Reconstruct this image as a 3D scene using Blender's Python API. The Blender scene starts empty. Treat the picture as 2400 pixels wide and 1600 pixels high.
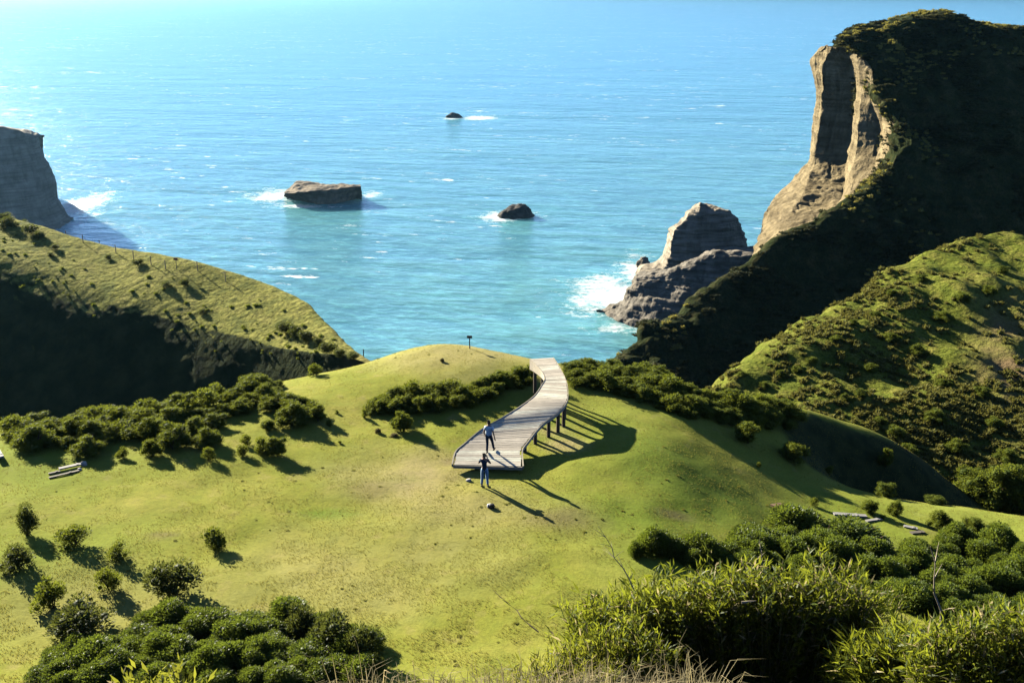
import bpy, math, random
import numpy as np
from mathutils import Vector, Matrix
R = math.radians
C = bpy.context.scene.collection
scn = bpy.context.scene
# ------------------------------------------------------------------ camera, light, exposure
PITCH = R(19.1); CAMZ = 22.0; FPX = 2333.0
cam = bpy.data.cameras.new('camera'); camo = bpy.data.objects.new('camera', cam); C.objects.link(camo)
camo.location = (0, 0, CAMZ); camo.rotation_euler = (R(90) - PITCH, 0, 0)
cam.lens = 35.0; cam.sensor_width = 36.0; cam.clip_start = 0.1; cam.clip_end = 200000
scn.camera = camo
SUN_AZ = R(-43); SUN_EL = R(21)          # azimuth from +Y, negative = to the left
sun_dir = Vector((math.sin(SUN_AZ) * math.cos(SUN_EL), math.cos(SUN_AZ) * math.cos(SUN_EL), math.sin(SUN_EL)))
sl = bpy.data.lights.new('sun', 'SUN'); so = bpy.data.objects.new('sun', sl); C.objects.link(so)
sl.energy = 5.0; sl.angle = R(0.5); sl.color = (1.0, 0.92, 0.76)
so.rotation_euler = (-sun_dir).to_track_quat('-Z', 'Y').to_euler()
w = bpy.data.worlds.new('World'); scn.world = w; w.use_nodes = True
wn = w.node_tree
sky = wn.nodes.new('ShaderNodeTexSky'); sky.sky_type = 'NISHITA'; sky.sun_disc = False
sky.sun_elevation = SUN_EL; sky.sun_rotation = SUN_AZ; sky.air_density = 0.28; sky.dust_density = 0.0; sky.ozone_density = 3.0
bg = wn.nodes['Background']; bg.inputs['Strength'].default_value = 0.085
wn.links.new(sky.outputs[0], bg.inputs['Color'])
scn.view_settings.view_transform = 'Standard'; scn.view_settings.look = 'None'
scn.view_settings.exposure = 1.95; scn.view_settings.gamma = 1.0
scn.cycles.max_bounces = 6; scn.cycles.diffuse_bounces = 0; scn.cycles.glossy_bounces = 2
scn.cycles.transmission_bounces = 3; scn.cycles.transparent_max_bounces = 8; scn.cycles.volume_bounces = 1
scn.cycles.use_denoising = True
try: scn.cycles.denoiser = 'OPENIMAGEDENOISE'
except Exception: pass
scn.cycles.sample_clamp_indirect = 6.0
SEA = -70.0
rng = np.random.default_rng(7); random.seed(7)

# ------------------------------------------------------------------ helpers
cP, sP = math.cos(PITCH), math.sin(PITCH)
def ray(px, py):
    x = (px - 1200) / FPX; y = -(py - 800) / FPX
    return np.array([x, cP + y * sP, -sP + y * cP])
def P(px, py, Y):                       # a point Y metres ahead of the viewpoint
    d = ray(px, py); return np.array([0, 0, CAMZ]) + d * (Y / d[1])
def PZ(px, py, z):
    d = ray(px, py); return np.array([0, 0, CAMZ]) + d * ((z - CAMZ) / d[2])
def proj(p):
    p = np.asarray(p, float); q = p - np.array([0, 0, CAMZ])
    dep = q[..., 1] * cP - q[..., 2] * sP; up = q[..., 1] * sP + q[..., 2] * cP
    return 1200 + q[..., 0] / dep * FPX, 800 - up / dep * FPX, dep

def _h(i, j, k, s):
    n = (i * 374761393 + j * 668265263 + k * 2147483647 + s * 1274126177).astype(np.int64) & 0xFFFFFFFF
    n = ((n ^ (n >> 13)) * 1274126177) & 0xFFFFFFFF
    n = ((n ^ (n >> 16)) * 2246822519) & 0xFFFFFFFF
    return ((n ^ (n >> 15)) & 0xFFFFFF) / float(0xFFFFFF)
def vnoise(p, s=0):
    p = np.asarray(p, float); f = np.floor(p).astype(np.int64); t = p - f; t = t * t * (3 - 2 * t)
    r = 0
    for a in (0, 1):
        for b in (0, 1):
            for c in (0, 1):
                wgt = (t[..., 0] if a else 1 - t[..., 0]) * (t[..., 1] if b else 1 - t[..., 1]) * (t[..., 2] if c else 1 - t[..., 2])
                r = r + wgt * _h(f[..., 0] + a, f[..., 1] + b, f[..., 2] + c, s)
    return r * 2 - 1
def fbm(p, scale, octs=4, s=0, gain=0.5):
    p = np.asarray(p, float) / scale; r = 0; a = 1.0
    for o in range(octs):
        r = r + a * vnoise(p, s + o * 17); p = p * 2.03 + 11.3; a *= gain
    return r

def mesh_np(name, V, F, smooth=False):
    V = np.asarray(V, np.float32).reshape(-1, 3); F = np.asarray(F, np.int32); n, k = F.shape
    me = bpy.data.meshes.new(name); me.vertices.add(len(V)); me.vertices.foreach_set('co', V.ravel())
    me.loops.add(n * k); me.loops.foreach_set('vertex_index', F.ravel())
    me.polygons.add(n); me.polygons.foreach_set('loop_start', np.arange(0, n * k, k, dtype=np.int32))
    try: me.polygons.foreach_set('loop_total', np.full(n, k, np.int32))
    except Exception: pass
    if smooth: me.polygons.foreach_set('use_smooth', np.ones(n, bool))
    me.update(calc_edges=True); me.validate(); return me
def attr(me, name, vals):
    a = me.attributes.new(name, 'FLOAT', 'POINT'); a.data.foreach_set('value', np.asarray(vals, np.float32).ravel())
def link(name, me, m=None, parent=None):
    o = bpy.data.objects.new(name, me); C.objects.link(o)
    if m is not None and me is not None: me.materials.append(m)
    if parent is not None: o.parent = parent
    return o
def tag(o, label=None, cat=None, group=None, kind=None):
    if label: o['label'] = label
    if cat: o['category'] = cat
    if group: o['group'] = group
    if kind: o['kind'] = kind
    return o
def empty(name, loc, rz=0.0):
    o = bpy.data.objects.new(name, None); C.objects.link(o); o.empty_display_size = 0.2
    o.location = loc; o.rotation_euler = (0, 0, rz); return o
def gridF(nu, nv, wrap=False):
    i = np.arange(nv - 1)[:, None] * nu; j = np.arange(nu if wrap else nu - 1)[None, :]
    j2 = (j + 1) % nu
    return np.stack([i + j, i + j2, i + nu + j2, i + nu + j], -1).reshape(-1, 4)
def cr(A, n, lin=False):                # resample axis 0 to n rows, Catmull-Rom or straight
    A = np.asarray(A, float); m = len(A); u = np.linspace(0, m - 1, n); i = np.clip(np.floor(u).astype(int), 0, m - 2)
    t = (u - i).reshape((-1,) + (1,) * (A.ndim - 1))
    p1, p2 = A[i], A[i + 1]
    if lin: return p1 + (p2 - p1) * t
    d = np.diff(A, axis=0); z = np.zeros((1,) + A.shape[1:]); dl, dr = np.concatenate([d[:1], d]), np.concatenate([d, d[-1:]])
    tg = np.where(dl * dr > 0, np.sign(dl) * np.minimum(abs(dl + dr) / 2, 2.2 * np.minimum(abs(dl), abs(dr))), 0.25 * (dl + dr) * (abs(dl + dr) < .6 * (abs(dl) + abs(dr))))
    m1, m2 = tg[i], tg[i + 1]; t2, t3 = t * t, t ** 3
    return (2 * t3 - 3 * t2 + 1) * p1 + (t3 - 2 * t2 + t) * m1 + (3 * t2 - 2 * t3) * p2 + (t3 - t2) * m2
def normals(G):
    du = np.gradient(G, axis=1); dv = np.gradient(G, axis=0); n = np.cross(du, dv)
    return n / (np.linalg.norm(n, axis=-1, keepdims=True) + 1e-9)
def loft(rows, nu, nv, lu=False, lv=False):
    G = np.array([[np.asarray(p, float) for p in r] for r in rows])
    return cr(cr(G, nv, lv).swapaxes(0, 1), nu, lu).swapaxes(0, 1)
def gridobj(name, G, m, smooth=True, wrap=False):
    nv, nu = G.shape[:2]; me = mesh_np(name, G.reshape(-1, 3), gridF(nu, nv, wrap), smooth)
    return link(name, me, m)

class MB:                               # collects boxes and tubes into one mesh
    def __init__(s): s.v = []; s.f = []; s.n = 0
    def add(s, V, F):
        V = [tuple(map(float, p)) for p in V]; s.v += V; s.f += [tuple(int(i) + s.n for i in f) for f in F]; s.n += len(V)
    def box(s, M, sx, sy, sz):
        V = [M @ Vector((x * sx / 2, y * sy / 2, z * sz / 2)) for x in (-1, 1) for y in (-1, 1) for z in (-1, 1)]
        s.add(V, [(0, 1, 3, 2), (4, 6, 7, 5), (0, 4, 5, 1), (2, 3, 7, 6), (0, 2, 6, 4), (1, 5, 7, 3)])
    def tube(s, pts, rad, k=8, cap=True):
        pts = [Vector(p) for p in pts]; V = []; n = len(pts)
        rad = rad if hasattr(rad, '__len__') else [rad] * n
        for i, p in enumerate(pts):
            d = (pts[min(i + 1, n - 1)] - pts[max(i - 1, 0)]).normalized()
            a = d.orthogonal().normalized() if abs(d.z) < .99 else Vector((1, 0, 0)); a = (a - d * a.dot(d)).normalized(); b = d.cross(a)
            V += [p + (a * math.cos(2 * math.pi * q / k) + b * math.sin(2 * math.pi * q / k)) * rad[i] for q in range(k)]
        F = [(i * k + q, i * k + (q + 1) % k, (i + 1) * k + (q + 1) % k, (i + 1) * k + q) for i in range(n - 1) for q in range(k)]
        if cap: F += [tuple(range(k))[::-1], tuple((n - 1) * k + q for q in range(k))]
        s.add(V, F)
    def build(s, name, m=None, parent=None, smooth=False):
        me = bpy.data.meshes.new(name); me.from_pydata(s.v, [], s.f); me.update()
        if smooth:
            for p in me.polygons: p.use_smooth = True
        return link(name, me, m, parent)

# ------------------------------------------------------------------ materials
class NT:
    def __init__(s, name):
        s.m = bpy.data.materials.new(name); s.m.use_nodes = True; s.t = s.m.node_tree
        s.b = s.t.nodes['Principled BSDF']; s.out = s.t.nodes['Material Output']
        s.b.inputs['Roughness'].default_value = 0.9; s.b.inputs['Specular IOR Level'].default_value = 0.15
    def n(s, typ, **kw):
        nd = s.t.nodes.new('ShaderNode' + typ)
        for k, v in kw.items():
            if k.startswith('i_'): nd.inputs[int(k[2:]) if k[2:].isdigit() else k[2:].replace('_', ' ')].default_value = v
            else: setattr(nd, k, v)
        return nd
    def l(s, a, b): s.t.links.new(a, b)
    def pos(s):
        return s.n('NewGeometry').outputs['Position']
    def noise(s, scale, detail=4, vec=None, rough=.55, stretch=None):
        v = vec if vec is not None else s.pos()
        if stretch is not None:
            mp = s.n('Mapping'); mp.inputs['Scale'].default_value = stretch; s.l(v, mp.inputs['Vector']); v = mp.outputs[0]
        nd = s.n('TexNoise'); nd.inputs['Scale'].default_value = scale; nd.inputs['Detail'].default_value = detail
        nd.inputs['Roughness'].default_value = rough; s.l(v, nd.inputs['Vector']); return nd.outputs['Fac']
    def ramp(s, fac, stops):
        nd = s.n('ValToRGB'); cr_ = nd.color_ramp
        while len(cr_.elements) < len(stops): cr_.elements.new(0.5)
        for e, (p, c) in zip(cr_.elements, stops):
            e.position = p; e.color = (c, c, c, 1) if not hasattr(c, '__len__') else (*c, 1)
        s.l(fac, nd.inputs[0]); return nd.outputs[0]
    def mix(s, fac, a, b, mode='MIX'):
        nd = s.n('Mix', data_type='RGBA', blend_type=mode)
        for sock, v in ((nd.inputs[0], fac), (nd.inputs[6], a), (nd.inputs[7], b)):
            if hasattr(v, 'is_linked'): s.l(v, sock)
            elif hasattr(v, '__len__'): sock.default_value = (*v, 1)
            else: sock.default_value = v
        return nd.outputs[2]
    def math(s, op, a, b=None, clamp=False):
        nd = s.n('Math', operation=op, use_clamp=clamp)
        for sock, v in ((nd.inputs[0], a), (nd.inputs[1], b)):
            if v is None: continue
            if hasattr(v, 'is_linked'): s.l(v, sock)
            else: sock.default_value = v
        return nd.outputs[0]
    def at(s, name):
        nd = s.n('Attribute', attribute_name=name); return nd.outputs['Fac']
    def bump(s, h, strength, dist, prev=None):
        nd = s.n('Bump'); nd.inputs['Strength'].default_value = strength; nd.inputs['Distance'].default_value = dist
        s.l(h, nd.inputs['Height'])
        if prev is not None: s.l(prev, nd.inputs['Normal'])
        return nd.outputs[0]
    def col(s, c):
        if hasattr(c, 'is_linked'): s.l(c, s.b.inputs['Base Color'])
        else: s.b.inputs['Base Color'].default_value = (*c, 1)
    def nrm(s, nsock): s.l(nsock, s.b.inputs['Normal'])

def m_flat(name, c, rough=.8, spec=.2, var=.25, scale=8):
    t = NT(name); t.b.inputs['Roughness'].default_value = rough; t.b.inputs['Specular IOR Level'].default_value = spec
    n = t.noise(scale, 4); t.col(t.ramp(n, [(.3, [x * (1 - var) for x in c]), (.7, [min(1, x * (1 + var)) for x in c])])); return t.m

def m_leaf(name, dark, light, trans, tfac=.45, gloss=.35, rough=.45):
    """leaf: base colour varies from leaf to leaf, light passes through"""
    t = NT(name); g = t.n('NewGeometry'); rnd = g.outputs['Random Per Island']
    c = t.ramp(rnd, [(0.0, dark), (.75, light), (1.0, [light[0] * 1.25, light[1] * 1.1, light[2]])])
    t.col(c); t.b.inputs['Roughness'].default_value = rough; t.b.inputs['Specular IOR Level'].default_value = gloss
    tr = t.n('BsdfTranslucent'); t.l(t.mix(.65, c, trans), tr.inputs['Color'])
    mx = t.n('MixShader'); mx.inputs[0].default_value = tfac
    t.l(t.b.outputs[0], mx.inputs[1]); t.l(tr.outputs[0], mx.inputs[2]); t.l(mx.outputs[0], t.out.inputs['Surface']); return t.m

def mat_meadow():
    t = NT('meadow_grass')
    n1 = t.noise(.16, 5); n2 = t.noise(1.1, 5); n3 = t.noise(5, 6, rough=.75)
    dry = t.at('dry'); lush = t.at('lush')
    a = t.ramp(n1, [(.32, (.170, .188, .024)), (.5, (.220, .226, .034)), (.68, (.262, .246, .050))])
    a = t.mix(t.math('MULTIPLY', t.ramp(n2, [(.42, 0.0), (.66, 1.0)]), .35), a, (.155, .20, .028))
    a = t.mix(t.ramp(n2, [(.26, .6), (.42, 0.0)]), a, (.285, .245, .085))
    a = t.mix(t.math('MULTIPLY', lush, t.ramp(n2, [(.3, 1.0), (.7, .65)])), a, (.115, .185, .02))
    a = t.mix(t.math('MULTIPLY', dry, t.ramp(n2, [(.3, .6), (.65, 1.0)])), a, (.33, .27, .125))
    a = t.mix(t.ramp(n3, [(.35, .38), (.55, 0.0)]), a, (.09, .095, .02))
    a = t.mix(t.at('bare'), a, (.13, .095, .055)); a = t.mix(t.at('scrub'), a, t.ramp(n2, [(.35, (.020, .028, .010)), (.65, (.05, .055, .018))]))  # scrub attribute paints shade into the gully's grass colour
    t.col(a); t.b.inputs['Roughness'].default_value = 1.0; t.b.inputs['Specular IOR Level'].default_value = .05
    b = t.bump(t.noise(1.3, 4), .35, .10); b = t.bump(t.noise(9, 5, rough=.7), .6, .035, b); t.nrm(b); return t.m

def mat_hill(name, c1, c2, c3, bs=.8, scale=.5, bd=.5):
    t = NT(name); n1 = t.noise(scale, 6, rough=.6); n2 = t.noise(scale * 7, 5, rough=.65)
    a = t.ramp(n1, [(.33, c1), (.5, c2), (.68, c3)])
    a = t.mix(t.ramp(n2, [(.36, .75), (.56, 0.0)]), a, [x * .42 for x in c1])
    a = t.mix(t.at('scrub'), a, t.ramp(n1, [(.35, (.018, .026, .010)), (.65, (.042, .050, .018))])); a = t.mix(t.at('bare'), a, (.17, .12, .06))  # scrub attribute paints shade into the left hill's steep face
    t.col(a); t.b.inputs['Roughness'].default_value = 1.0; t.b.inputs['Specular IOR Level'].default_value = .03
    b = t.bump(t.noise(scale * 3, 4), bs, bd); b = t.bump(t.noise(scale * 14, 4, rough=.7), bs, bd * .25, b); t.nrm(b); return t.m

def mat_rock(name, c1, c2, c3, strat=1.4, bs=.8, bd=.6):
    t = NT(name); n1 = t.noise(.22, 6, rough=.65); ns = t.noise(strat, 5, stretch=(.06, .06, 1.0)); nv = t.noise(.5, 5, stretch=(1, 1, .16))
    a = t.ramp(n1, [(.32, c1), (.5, c2), (.7, c3)])
    a = t.mix(t.ramp(ns, [(.38, .5), (.55, 0.0)]), a, [x * .55 for x in c1])
    a = t.mix(t.ramp(nv, [(.34, .45), (.5, 0.0)]), a, [x * .6 for x in c1])
    t.col(a); t.b.inputs['Specular IOR Level'].default_value = .1
    b = t.bump(ns, bs, bd); b = t.bump(nv, bs, bd, b); b = t.bump(t.noise(2.2, 5, rough=.7), bs, bd * .5, b); t.nrm(b); return t.m

FOAM_GLINT = [(648, 458, 20, 26, 1.0), (700, 484, 24, 7, .9), (868, 455, 10, 20, .75), (1175, 508, 17, 16, .95), (1240, 500, 18, 18, .6), (1125, 277, 21, 22, 1.15), (1062, 278, 15, 14, .9),
        (1432, 690, 20, 34, 1.05), (1480, 635, 10, 26, .85), (1385, 722, 17, 18, .7), (1440, 768, 20, 9, .7), (1345, 665, 26, 40, .38), (180, 485, 16, 48, 1.0),
        (185, 520, 9, 40, .7), (250, 480, 14, 30, .35), (1500, 600, 10, 18, .6), (1030, 680, 30, 30, .22), (1100, 700, 40, 30, .2), (1260, 740, 30, 25, .3)]  # first faint mid-sea patch paints sun glitter into the water colour
def mat_sea():
    t = NT('sea_water'); pos = t.pos(); b = t.b
    b.inputs['Roughness'].default_value = .22; b.inputs['IOR'].default_value = 1.33; b.inputs['Specular IOR Level'].default_value = .5
    rot = t.n('Mapping'); rot.inputs['Rotation'].default_value = (0, 0, R(12)); t.l(pos, rot.inputs['Vector']); v = rot.outputs[0]
    swell = t.noise(.022, 3, v, stretch=(.35, 1.0, 1)); chop = t.noise(.10, 4, v, stretch=(.45, 1.0, 1)); rip = t.noise(.42, 5, v, .65, stretch=(.5, 1.0, 1))
    big = t.noise(.006, 4, v, stretch=(.6, 1.0, 1))
    c = t.ramp(big, [(.30, (.080, .225, .255)), (.5, (.102, .268, .28)), (.70, (.13, .305, .285))])
    streak = t.noise(.055, 5, v, .65, stretch=(.22, 1.0, 1))
    c = t.mix(t.ramp(streak, [(.36, .6), (.56, 0.0)]), c, (.065, .20, .245)); c = t.mix(t.ramp(chop, [(.36, .7), (.58, 0.0)]), c, (.055, .19, .245))
    c = t.mix(t.math('MULTIPLY', t.ramp(rip, [(.48, 0.0), (.70, 1.0)]), .75), c, (.17, .47, .50))
    sx = t.n('SeparateXYZ'); t.l(pos, sx.inputs[0]); mr0 = t.n('MapRange'); mr0.inputs['From Min'].default_value = 260; mr0.inputs['From Max'].default_value = 1100; t.l(sx.outputs['Y'], mr0.inputs['Value'])
    c = t.mix(t.math('MULTIPLY', mr0.outputs[0], .6), c, (.062, .27, .375))     # deeper, bluer water offshore
    # broken white water: round the rocks, on scattered crests, and one painted glitter patch
    n1 = t.noise(.09, 6, v, .7); n2 = t.noise(.35, 5, v, .7, stretch=(.6, 1, 1))
    mask = None
    for (px, py, rx, ry, k) in FOAM_GLINT:
        q = PZ(px, py, SEA)
        s1 = t.n('VectorMath', operation='SUBTRACT'); t.l(pos, s1.inputs[0]); s1.inputs[1].default_value = tuple(q)
        s2 = t.n('VectorMath', operation='MULTIPLY'); t.l(s1.outputs[0], s2.inputs[0]); s2.inputs[1].default_value = (1 / rx, 1 / ry, 0)
        s3 = t.n('VectorMath', operation='LENGTH'); t.l(s2.outputs[0], s3.inputs[0])
        mr = t.n('MapRange'); mr.inputs['From Min'].default_value = 1.35; mr.inputs['From Max'].default_value = 0.15; mr.inputs['To Max'].default_value = k
        t.l(s3.outputs['Value'], mr.inputs['Value']); mask = mr.outputs[0] if mask is None else t.math('MAXIMUM', mask, mr.outputs[0])
    tex = t.math('ADD', t.math('MULTIPLY', n1, .75), t.math('MULTIPLY', n2, .45))
    lace = t.noise(.55, 6, v, .75); foam = t.math('MULTIPLY', t.math('SUBTRACT', t.math('ADD', t.math('MULTIPLY', mask, .50), t.math('ADD', t.math('MULTIPLY', tex, .8), t.math('MULTIPLY', lace, .85))), 1.17), 3.4, True)
    wc = t.math('MULTIPLY', t.noise(.020, 3, v, stretch=(.5, 1, 1)), 1.0)
    caps = t.math('MULTIPLY', t.math('SUBTRACT', t.math('ADD', t.math('MULTIPLY', t.noise(.16, 6, v, .72, stretch=(.42, 1.0, 1)), 1.0), t.math('MULTIPLY', wc, .4)), .845), 10.0, True)
    fm = t.math('MAXIMUM', foam, caps)
    c = t.mix(t.math('MULTIPLY', mask, .4), c, (.12, .42, .40))
    c = t.mix(fm, c, (.85, .87, .85)); t.col(c)
    t.l(t.math('ADD', .2, t.math('MULTIPLY', fm, .6)), b.inputs['Roughness'])
    b.subsurface_method = 'BURLEY'; b.inputs['Subsurface Radius'].default_value = (1, 1, 1); b.inputs['Subsurface Scale'].default_value = 22.0
    t.l(t.math('MULTIPLY', t.math('SUBTRACT', 1.0, fm), .7), b.inputs['Subsurface Weight'])     # light spreads sideways in the turbid water
    bb = t.bump(swell, .9, 5.0); bb = t.bump(streak, .8, 3.0, bb); bb = t.bump(chop, 1.0, 2.0, bb); bb = t.bump(rip, .9, .7, bb); t.nrm(bb); return t.m
M_meadow = mat_meadow()
# ------------------------------------------------------------------ ground: viewpoint slope, meadow, spur
ctl = []
prof = [(-25, 24.5), (-12, 22.5), (0, 20.4), (4, 18.2), (7, 15.9), (10, 13.2), (13, 10.0), (17, 6.2), (21, 3.2), (25, 1.2)]
for x in (-60, -36, -18, -6, 6, 18, 36, 60):
    for y, z in prof: ctl.append((x, y, z + (0 if abs(x) < 20 else -.02 * (abs(x) - 20))))
ctl += [(0, 42, 0), (-10, 42, .1), (0, 35, .1), (0, 29, .35), (-20, 42, .2), (-20, 33, .5), (-10, 32, .4), (-30, 42, .1), (-30, 33, .7), (-14, 28, .8), (12, 29, .3), (-1, 47, .0), (-44, 42, -1.5), (-44, 32, .6), (-60, 40, -3),
        (3, 49, 0), (2, 54, .05), (-6, 52, .1), (-12, 50, .1), (-8, 58, .25)]
for px, py, z in [(1020, 800, .75), (1100, 806, .65), (1200, 828, .25), (1265, 843, -.05), (940, 815, .4), (870, 845, -.4), (760, 872, -.7), (700, 886, -.8), (640, 900, -1.0), (560, 920, -.9), (430, 950, -.7), (300, 965, -.7), (150, 985, -.8), (0, 1000, -1.0), (-150, 1010, -1.2)]:
    q = PZ(px, py, z); ctl.append(tuple(q))
    u = np.array([-.35, .94]) if px < 900 else np.array([0., 1.])
    ctl += [(q[0] + u[0] * 2.5, q[1] + u[1] * 2.5, z - 1.3), (q[0] + u[0] * 7, q[1] + u[1] * 7, z - 6), (q[0] + u[0] * 16, q[1] + u[1] * 16, z - 15)]
ctl += [tuple(PZ(*a)) for a in [(1330, 850, -.6), (1400, 862, -.9), (1480, 875, -1.2), (1560, 890, -1.4), (1450, 985, .0), (1510, 1010, -.1), (1555, 1075, -.2), (1600, 1100, -.45), (1565, 1035, -.25), (1520, 1120, -.2), (1380, 1000, .0), (1400, 930, -.3), (1450, 1070, 0), (1600, 960, -1.0), (1700, 1000, -1.7), (1650, 1060, -1.1), (1800, 1060, -2.9), (1500, 1110, -.15),
        (1700, 1130, -1.5), (1900, 1200, -3.2), (1800, 1250, -2.2), (1600, 1200, -.75), (1870, 1240, -2.6), (2300, 1400, -2.2), (2100, 1400, -1.6), (2000, 1300, -2.4), (1600, 1300, -.5), (1500, 1400, .1), (1900, 1400, -.9), (2200, 1290, -3.4), (2380, 1300, -3.8)]]
ctl += [tuple(PZ(*a)) for a in [(1600, 905, -1.5), (1680, 912, -1.9), (1756, 922, -2.3), (1890, 957, -3.4), (2024, 997, -5.0), (2104, 1046, -6.5), (2194, 1118, -8.6), (2296, 1185, -11)]]
for px, py, z in [(1600, 905, -1.5), (1756, 922, -2.3), (1890, 957, -3.4), (2024, 997, -5.0), (2104, 1046, -6.5), (2194, 1118, -8.6), (2296, 1185, -11.)]:
    q = PZ(px, py, z); ctl += [(q[0] + 2, q[1] + 2, z - 1.4), (q[0] + 6, q[1] + 7, z - 6)]
for px, py, z in [(1330, 850, -.6), (1400, 862, -.9), (1480, 875, -1.2)]:
    q = PZ(px, py, z); ctl += [(q[0] + .8, q[1] + 3, z - 1.8), (q[0] + 2, q[1] + 9, z - 8)]
# shaded flank under the spur, steep, with a gully at its foot
for px, py, z0, last in [(1900, 960, -3.5, 1015), (1957, 977, -4.2, 1085), (2024, 997, -5.0, 1135), (2104, 1046, -6.5, 1160), (2194, 1118, -8.6, 1180), (2296, 1185, -11., 1200)]:
    q = PZ(px, py, z0)
    for py2 in range(py + 22, last, 24):
        d = ray(px + 6, py2); r_ = -d[2] / d[1]; Yf = (22 - z0 + .95 * (q[1] - .6)) / (r_ + .95); ctl.append(tuple(P(px + 6, py2, Yf)))
ctl += [tuple(PZ(*a)) for a in [(1860, 1010, -3.4), (1890, 1060, -3.9), (1925, 1110, -4.3)]]
ctl += [tuple(PZ(*a)) for a in [(1960, 1128, -5.0), (2040, 1152, -4.9), (2104, 1164, -5.0), (2200, 1178, -5.6), (2300, 1200, -6.0), (2400, 1212, -6.2), (2500, 1215, -6.0)]]
for px, py, z in [(2060, 1158, -4.9), (2150, 1172, -5.3), (2250, 1190, -5.8), (2350, 1207, -6.2), (2480, 1215, -6.1)]:
    q = PZ(px, py, z); ctl += [(q[0] + .3, q[1] + 2.0, z - 2.3), (q[0] + .8, q[1] + 4.5, z - 5.0)]
for x, y, z in [(-70, 60, -20), (-40, 80, -24), (0, 92, -45), (25, 85, -28), (60, 75, -16), (60, 95, -40), (60, 55, -10), (75, 40, -6), (-75, 90, -34), (0, 112, -75), (75, 112, -75), (-75, 112, -75), (40, 100, -60), (-30, 100, -50), (40, 62, -14), (45, 50, -7.5)]:
    ctl.append((x, y, z))
ctl = np.array(ctl)
def rbf_fit(c, smooth=.25):
    d = np.linalg.norm(c[:, None, :2] - c[None, :, :2], axis=-1); n = len(c)
    A = np.zeros((n + 3, n + 3)); A[:n, :n] = d + np.eye(n) * -smooth; A[:n, n] = 1; A[:n, n + 1:] = c[:, :2]; A[n:, :n] = A[:n, n:].T
    return np.linalg.solve(A, np.concatenate([c[:, 2], np.zeros(3)]))
wts = rbf_fit(ctl)
gx = np.arange(-76, 76.1, .4); gy = np.arange(-25, 112.1, .4)
XX, YY = np.meshgrid(gx, gy); ZZ = np.zeros_like(XX)
for k in range(0, len(gy)):
    q = np.stack([XX[k], YY[k]], -1); d = np.linalg.norm(q[:, None] - ctl[None, :, :2], axis=-1)
    ZZ[k] = d @ wts[:len(ctl)] + wts[-3] + q @ wts[-2:]
def blur(Z, n):
    for _ in range(n):
        for ax in (0, 1):
            Zp = np.pad(Z, [(1, 1) if a == ax else (0, 0) for a in (0, 1)], 'edge')
            sl_ = lambda a, b: tuple(slice(a, b) if q == ax else slice(None) for q in (0, 1))
            Z = (Zp[sl_(0, -2)] + 2 * Zp[sl_(1, -1)] + Zp[sl_(2, None)]) / 4
    return Z
ZZ = blur(ZZ, 10)
pts3 = np.stack([XX, YY, np.zeros_like(XX)], -1)
ZZ = ZZ + .12 * fbm(pts3, 7, 3, 3) + .05 * fbm(pts3, 1.6, 3, 5)
def gz(x, y):
    x = np.asarray(x, float); y = np.asarray(y, float)
    i = np.clip((x - gx[0]) / .4, 0, len(gx) - 1.001); j = np.clip((y - gy[0]) / .4, 0, len(gy) - 1.001)
    i0 = i.astype(int); j0 = j.astype(int); a = i - i0; b = j - j0
    return ZZ[j0, i0] * (1 - a) * (1 - b) + ZZ[j0, i0 + 1] * a * (1 - b) + ZZ[j0 + 1, i0] * (1 - a) * b + ZZ[j0 + 1, i0 + 1] * a * b
def ghit(px, py):                       # first point of the ground under a sight line
    d = ray(px, py); ts = np.arange(3, 100, .04); p = np.array([0, 0, CAMZ]) + ts[:, None] * d
    below = p[:, 2] <= gz(p[:, 0], p[:, 1]); k = int(np.argmax(below)) if below.any() else len(ts) - 1
    return p[k]
gme = mesh_np('ground', np.stack([XX, YY, ZZ], -1).reshape(-1, 3), gridF(len(gx), len(gy)), True)
def spot(items):                        # soft patches round chosen points
    r = np.zeros(XX.shape)
    for px, py, rx, ry, k in items:
        q = ghit(px, py); d = np.sqrt(((XX - q[0]) / rx) ** 2 + ((YY - q[1]) / ry) ** 2) + .35 * fbm(pts3, 2.5, 3, 9)
        r = np.maximum(r, k * np.clip(1.3 - d, 0, 1))
    return r
DRY = spot([(1010, 1120, 3.0, 3.2, .9), (900, 1110, 4, 2.6, .5), (1090, 1180, 4, 3, .55), (1050, 1080, 1.6, 1.2, .8), (1000, 1300, 5, 4, .4), (640, 1400, 5, 3, .3), (1020, 806, 5, 4, .7), (1130, 825, 6, 4, .7), (850, 1350, 5, 4, .4), (1330, 1045, 1.3, .8, 1.0), (1290, 1010, 1.2, .8, .7), (200, 1420, 5, 3, .35), (1700, 915, 5, 2, .4), (1320, 1210, 2, 2, .3)])
LUSH = spot([(1550, 1100, 5, 5, .75), (1700, 1180, 7, 5, .8), (1450, 1000, 4, 4, .45), (1500, 1200, 5, 3, .75), (2000, 1220, 10, 5, .5), (70, 1080, 7, 6, .55), (300, 1090, 6, 3, .3), (770, 1205, 1.4, .5, .9), (960, 1125, 1.2, .8, .5), (1270, 1000, 2.5, 2.5, .8), (60, 1300, 6, 4, .4), (2250, 1220, 10, 4, .5), (1480, 960, 4, 3, .3), (1600, 1300, 6, 4, .5)])
BARE = spot([(1062, 1084, .7, .5, .7), (1085, 1100, .8, .35, .5), (1180, 1100, 1.4, .3, .45), (1060, 1120, .8, .6, .35), (1580, 1207, 1.1, .45, .9), (865, 1150, .8, .8, .35), (1300, 1215, 2.2, .9, .5), (385, 1253, .7, .3, .6), (1340, 1200, 1, .6, .4), (2170, 1245, 1.2, .5, .5)])
hx = XX[0]
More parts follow.
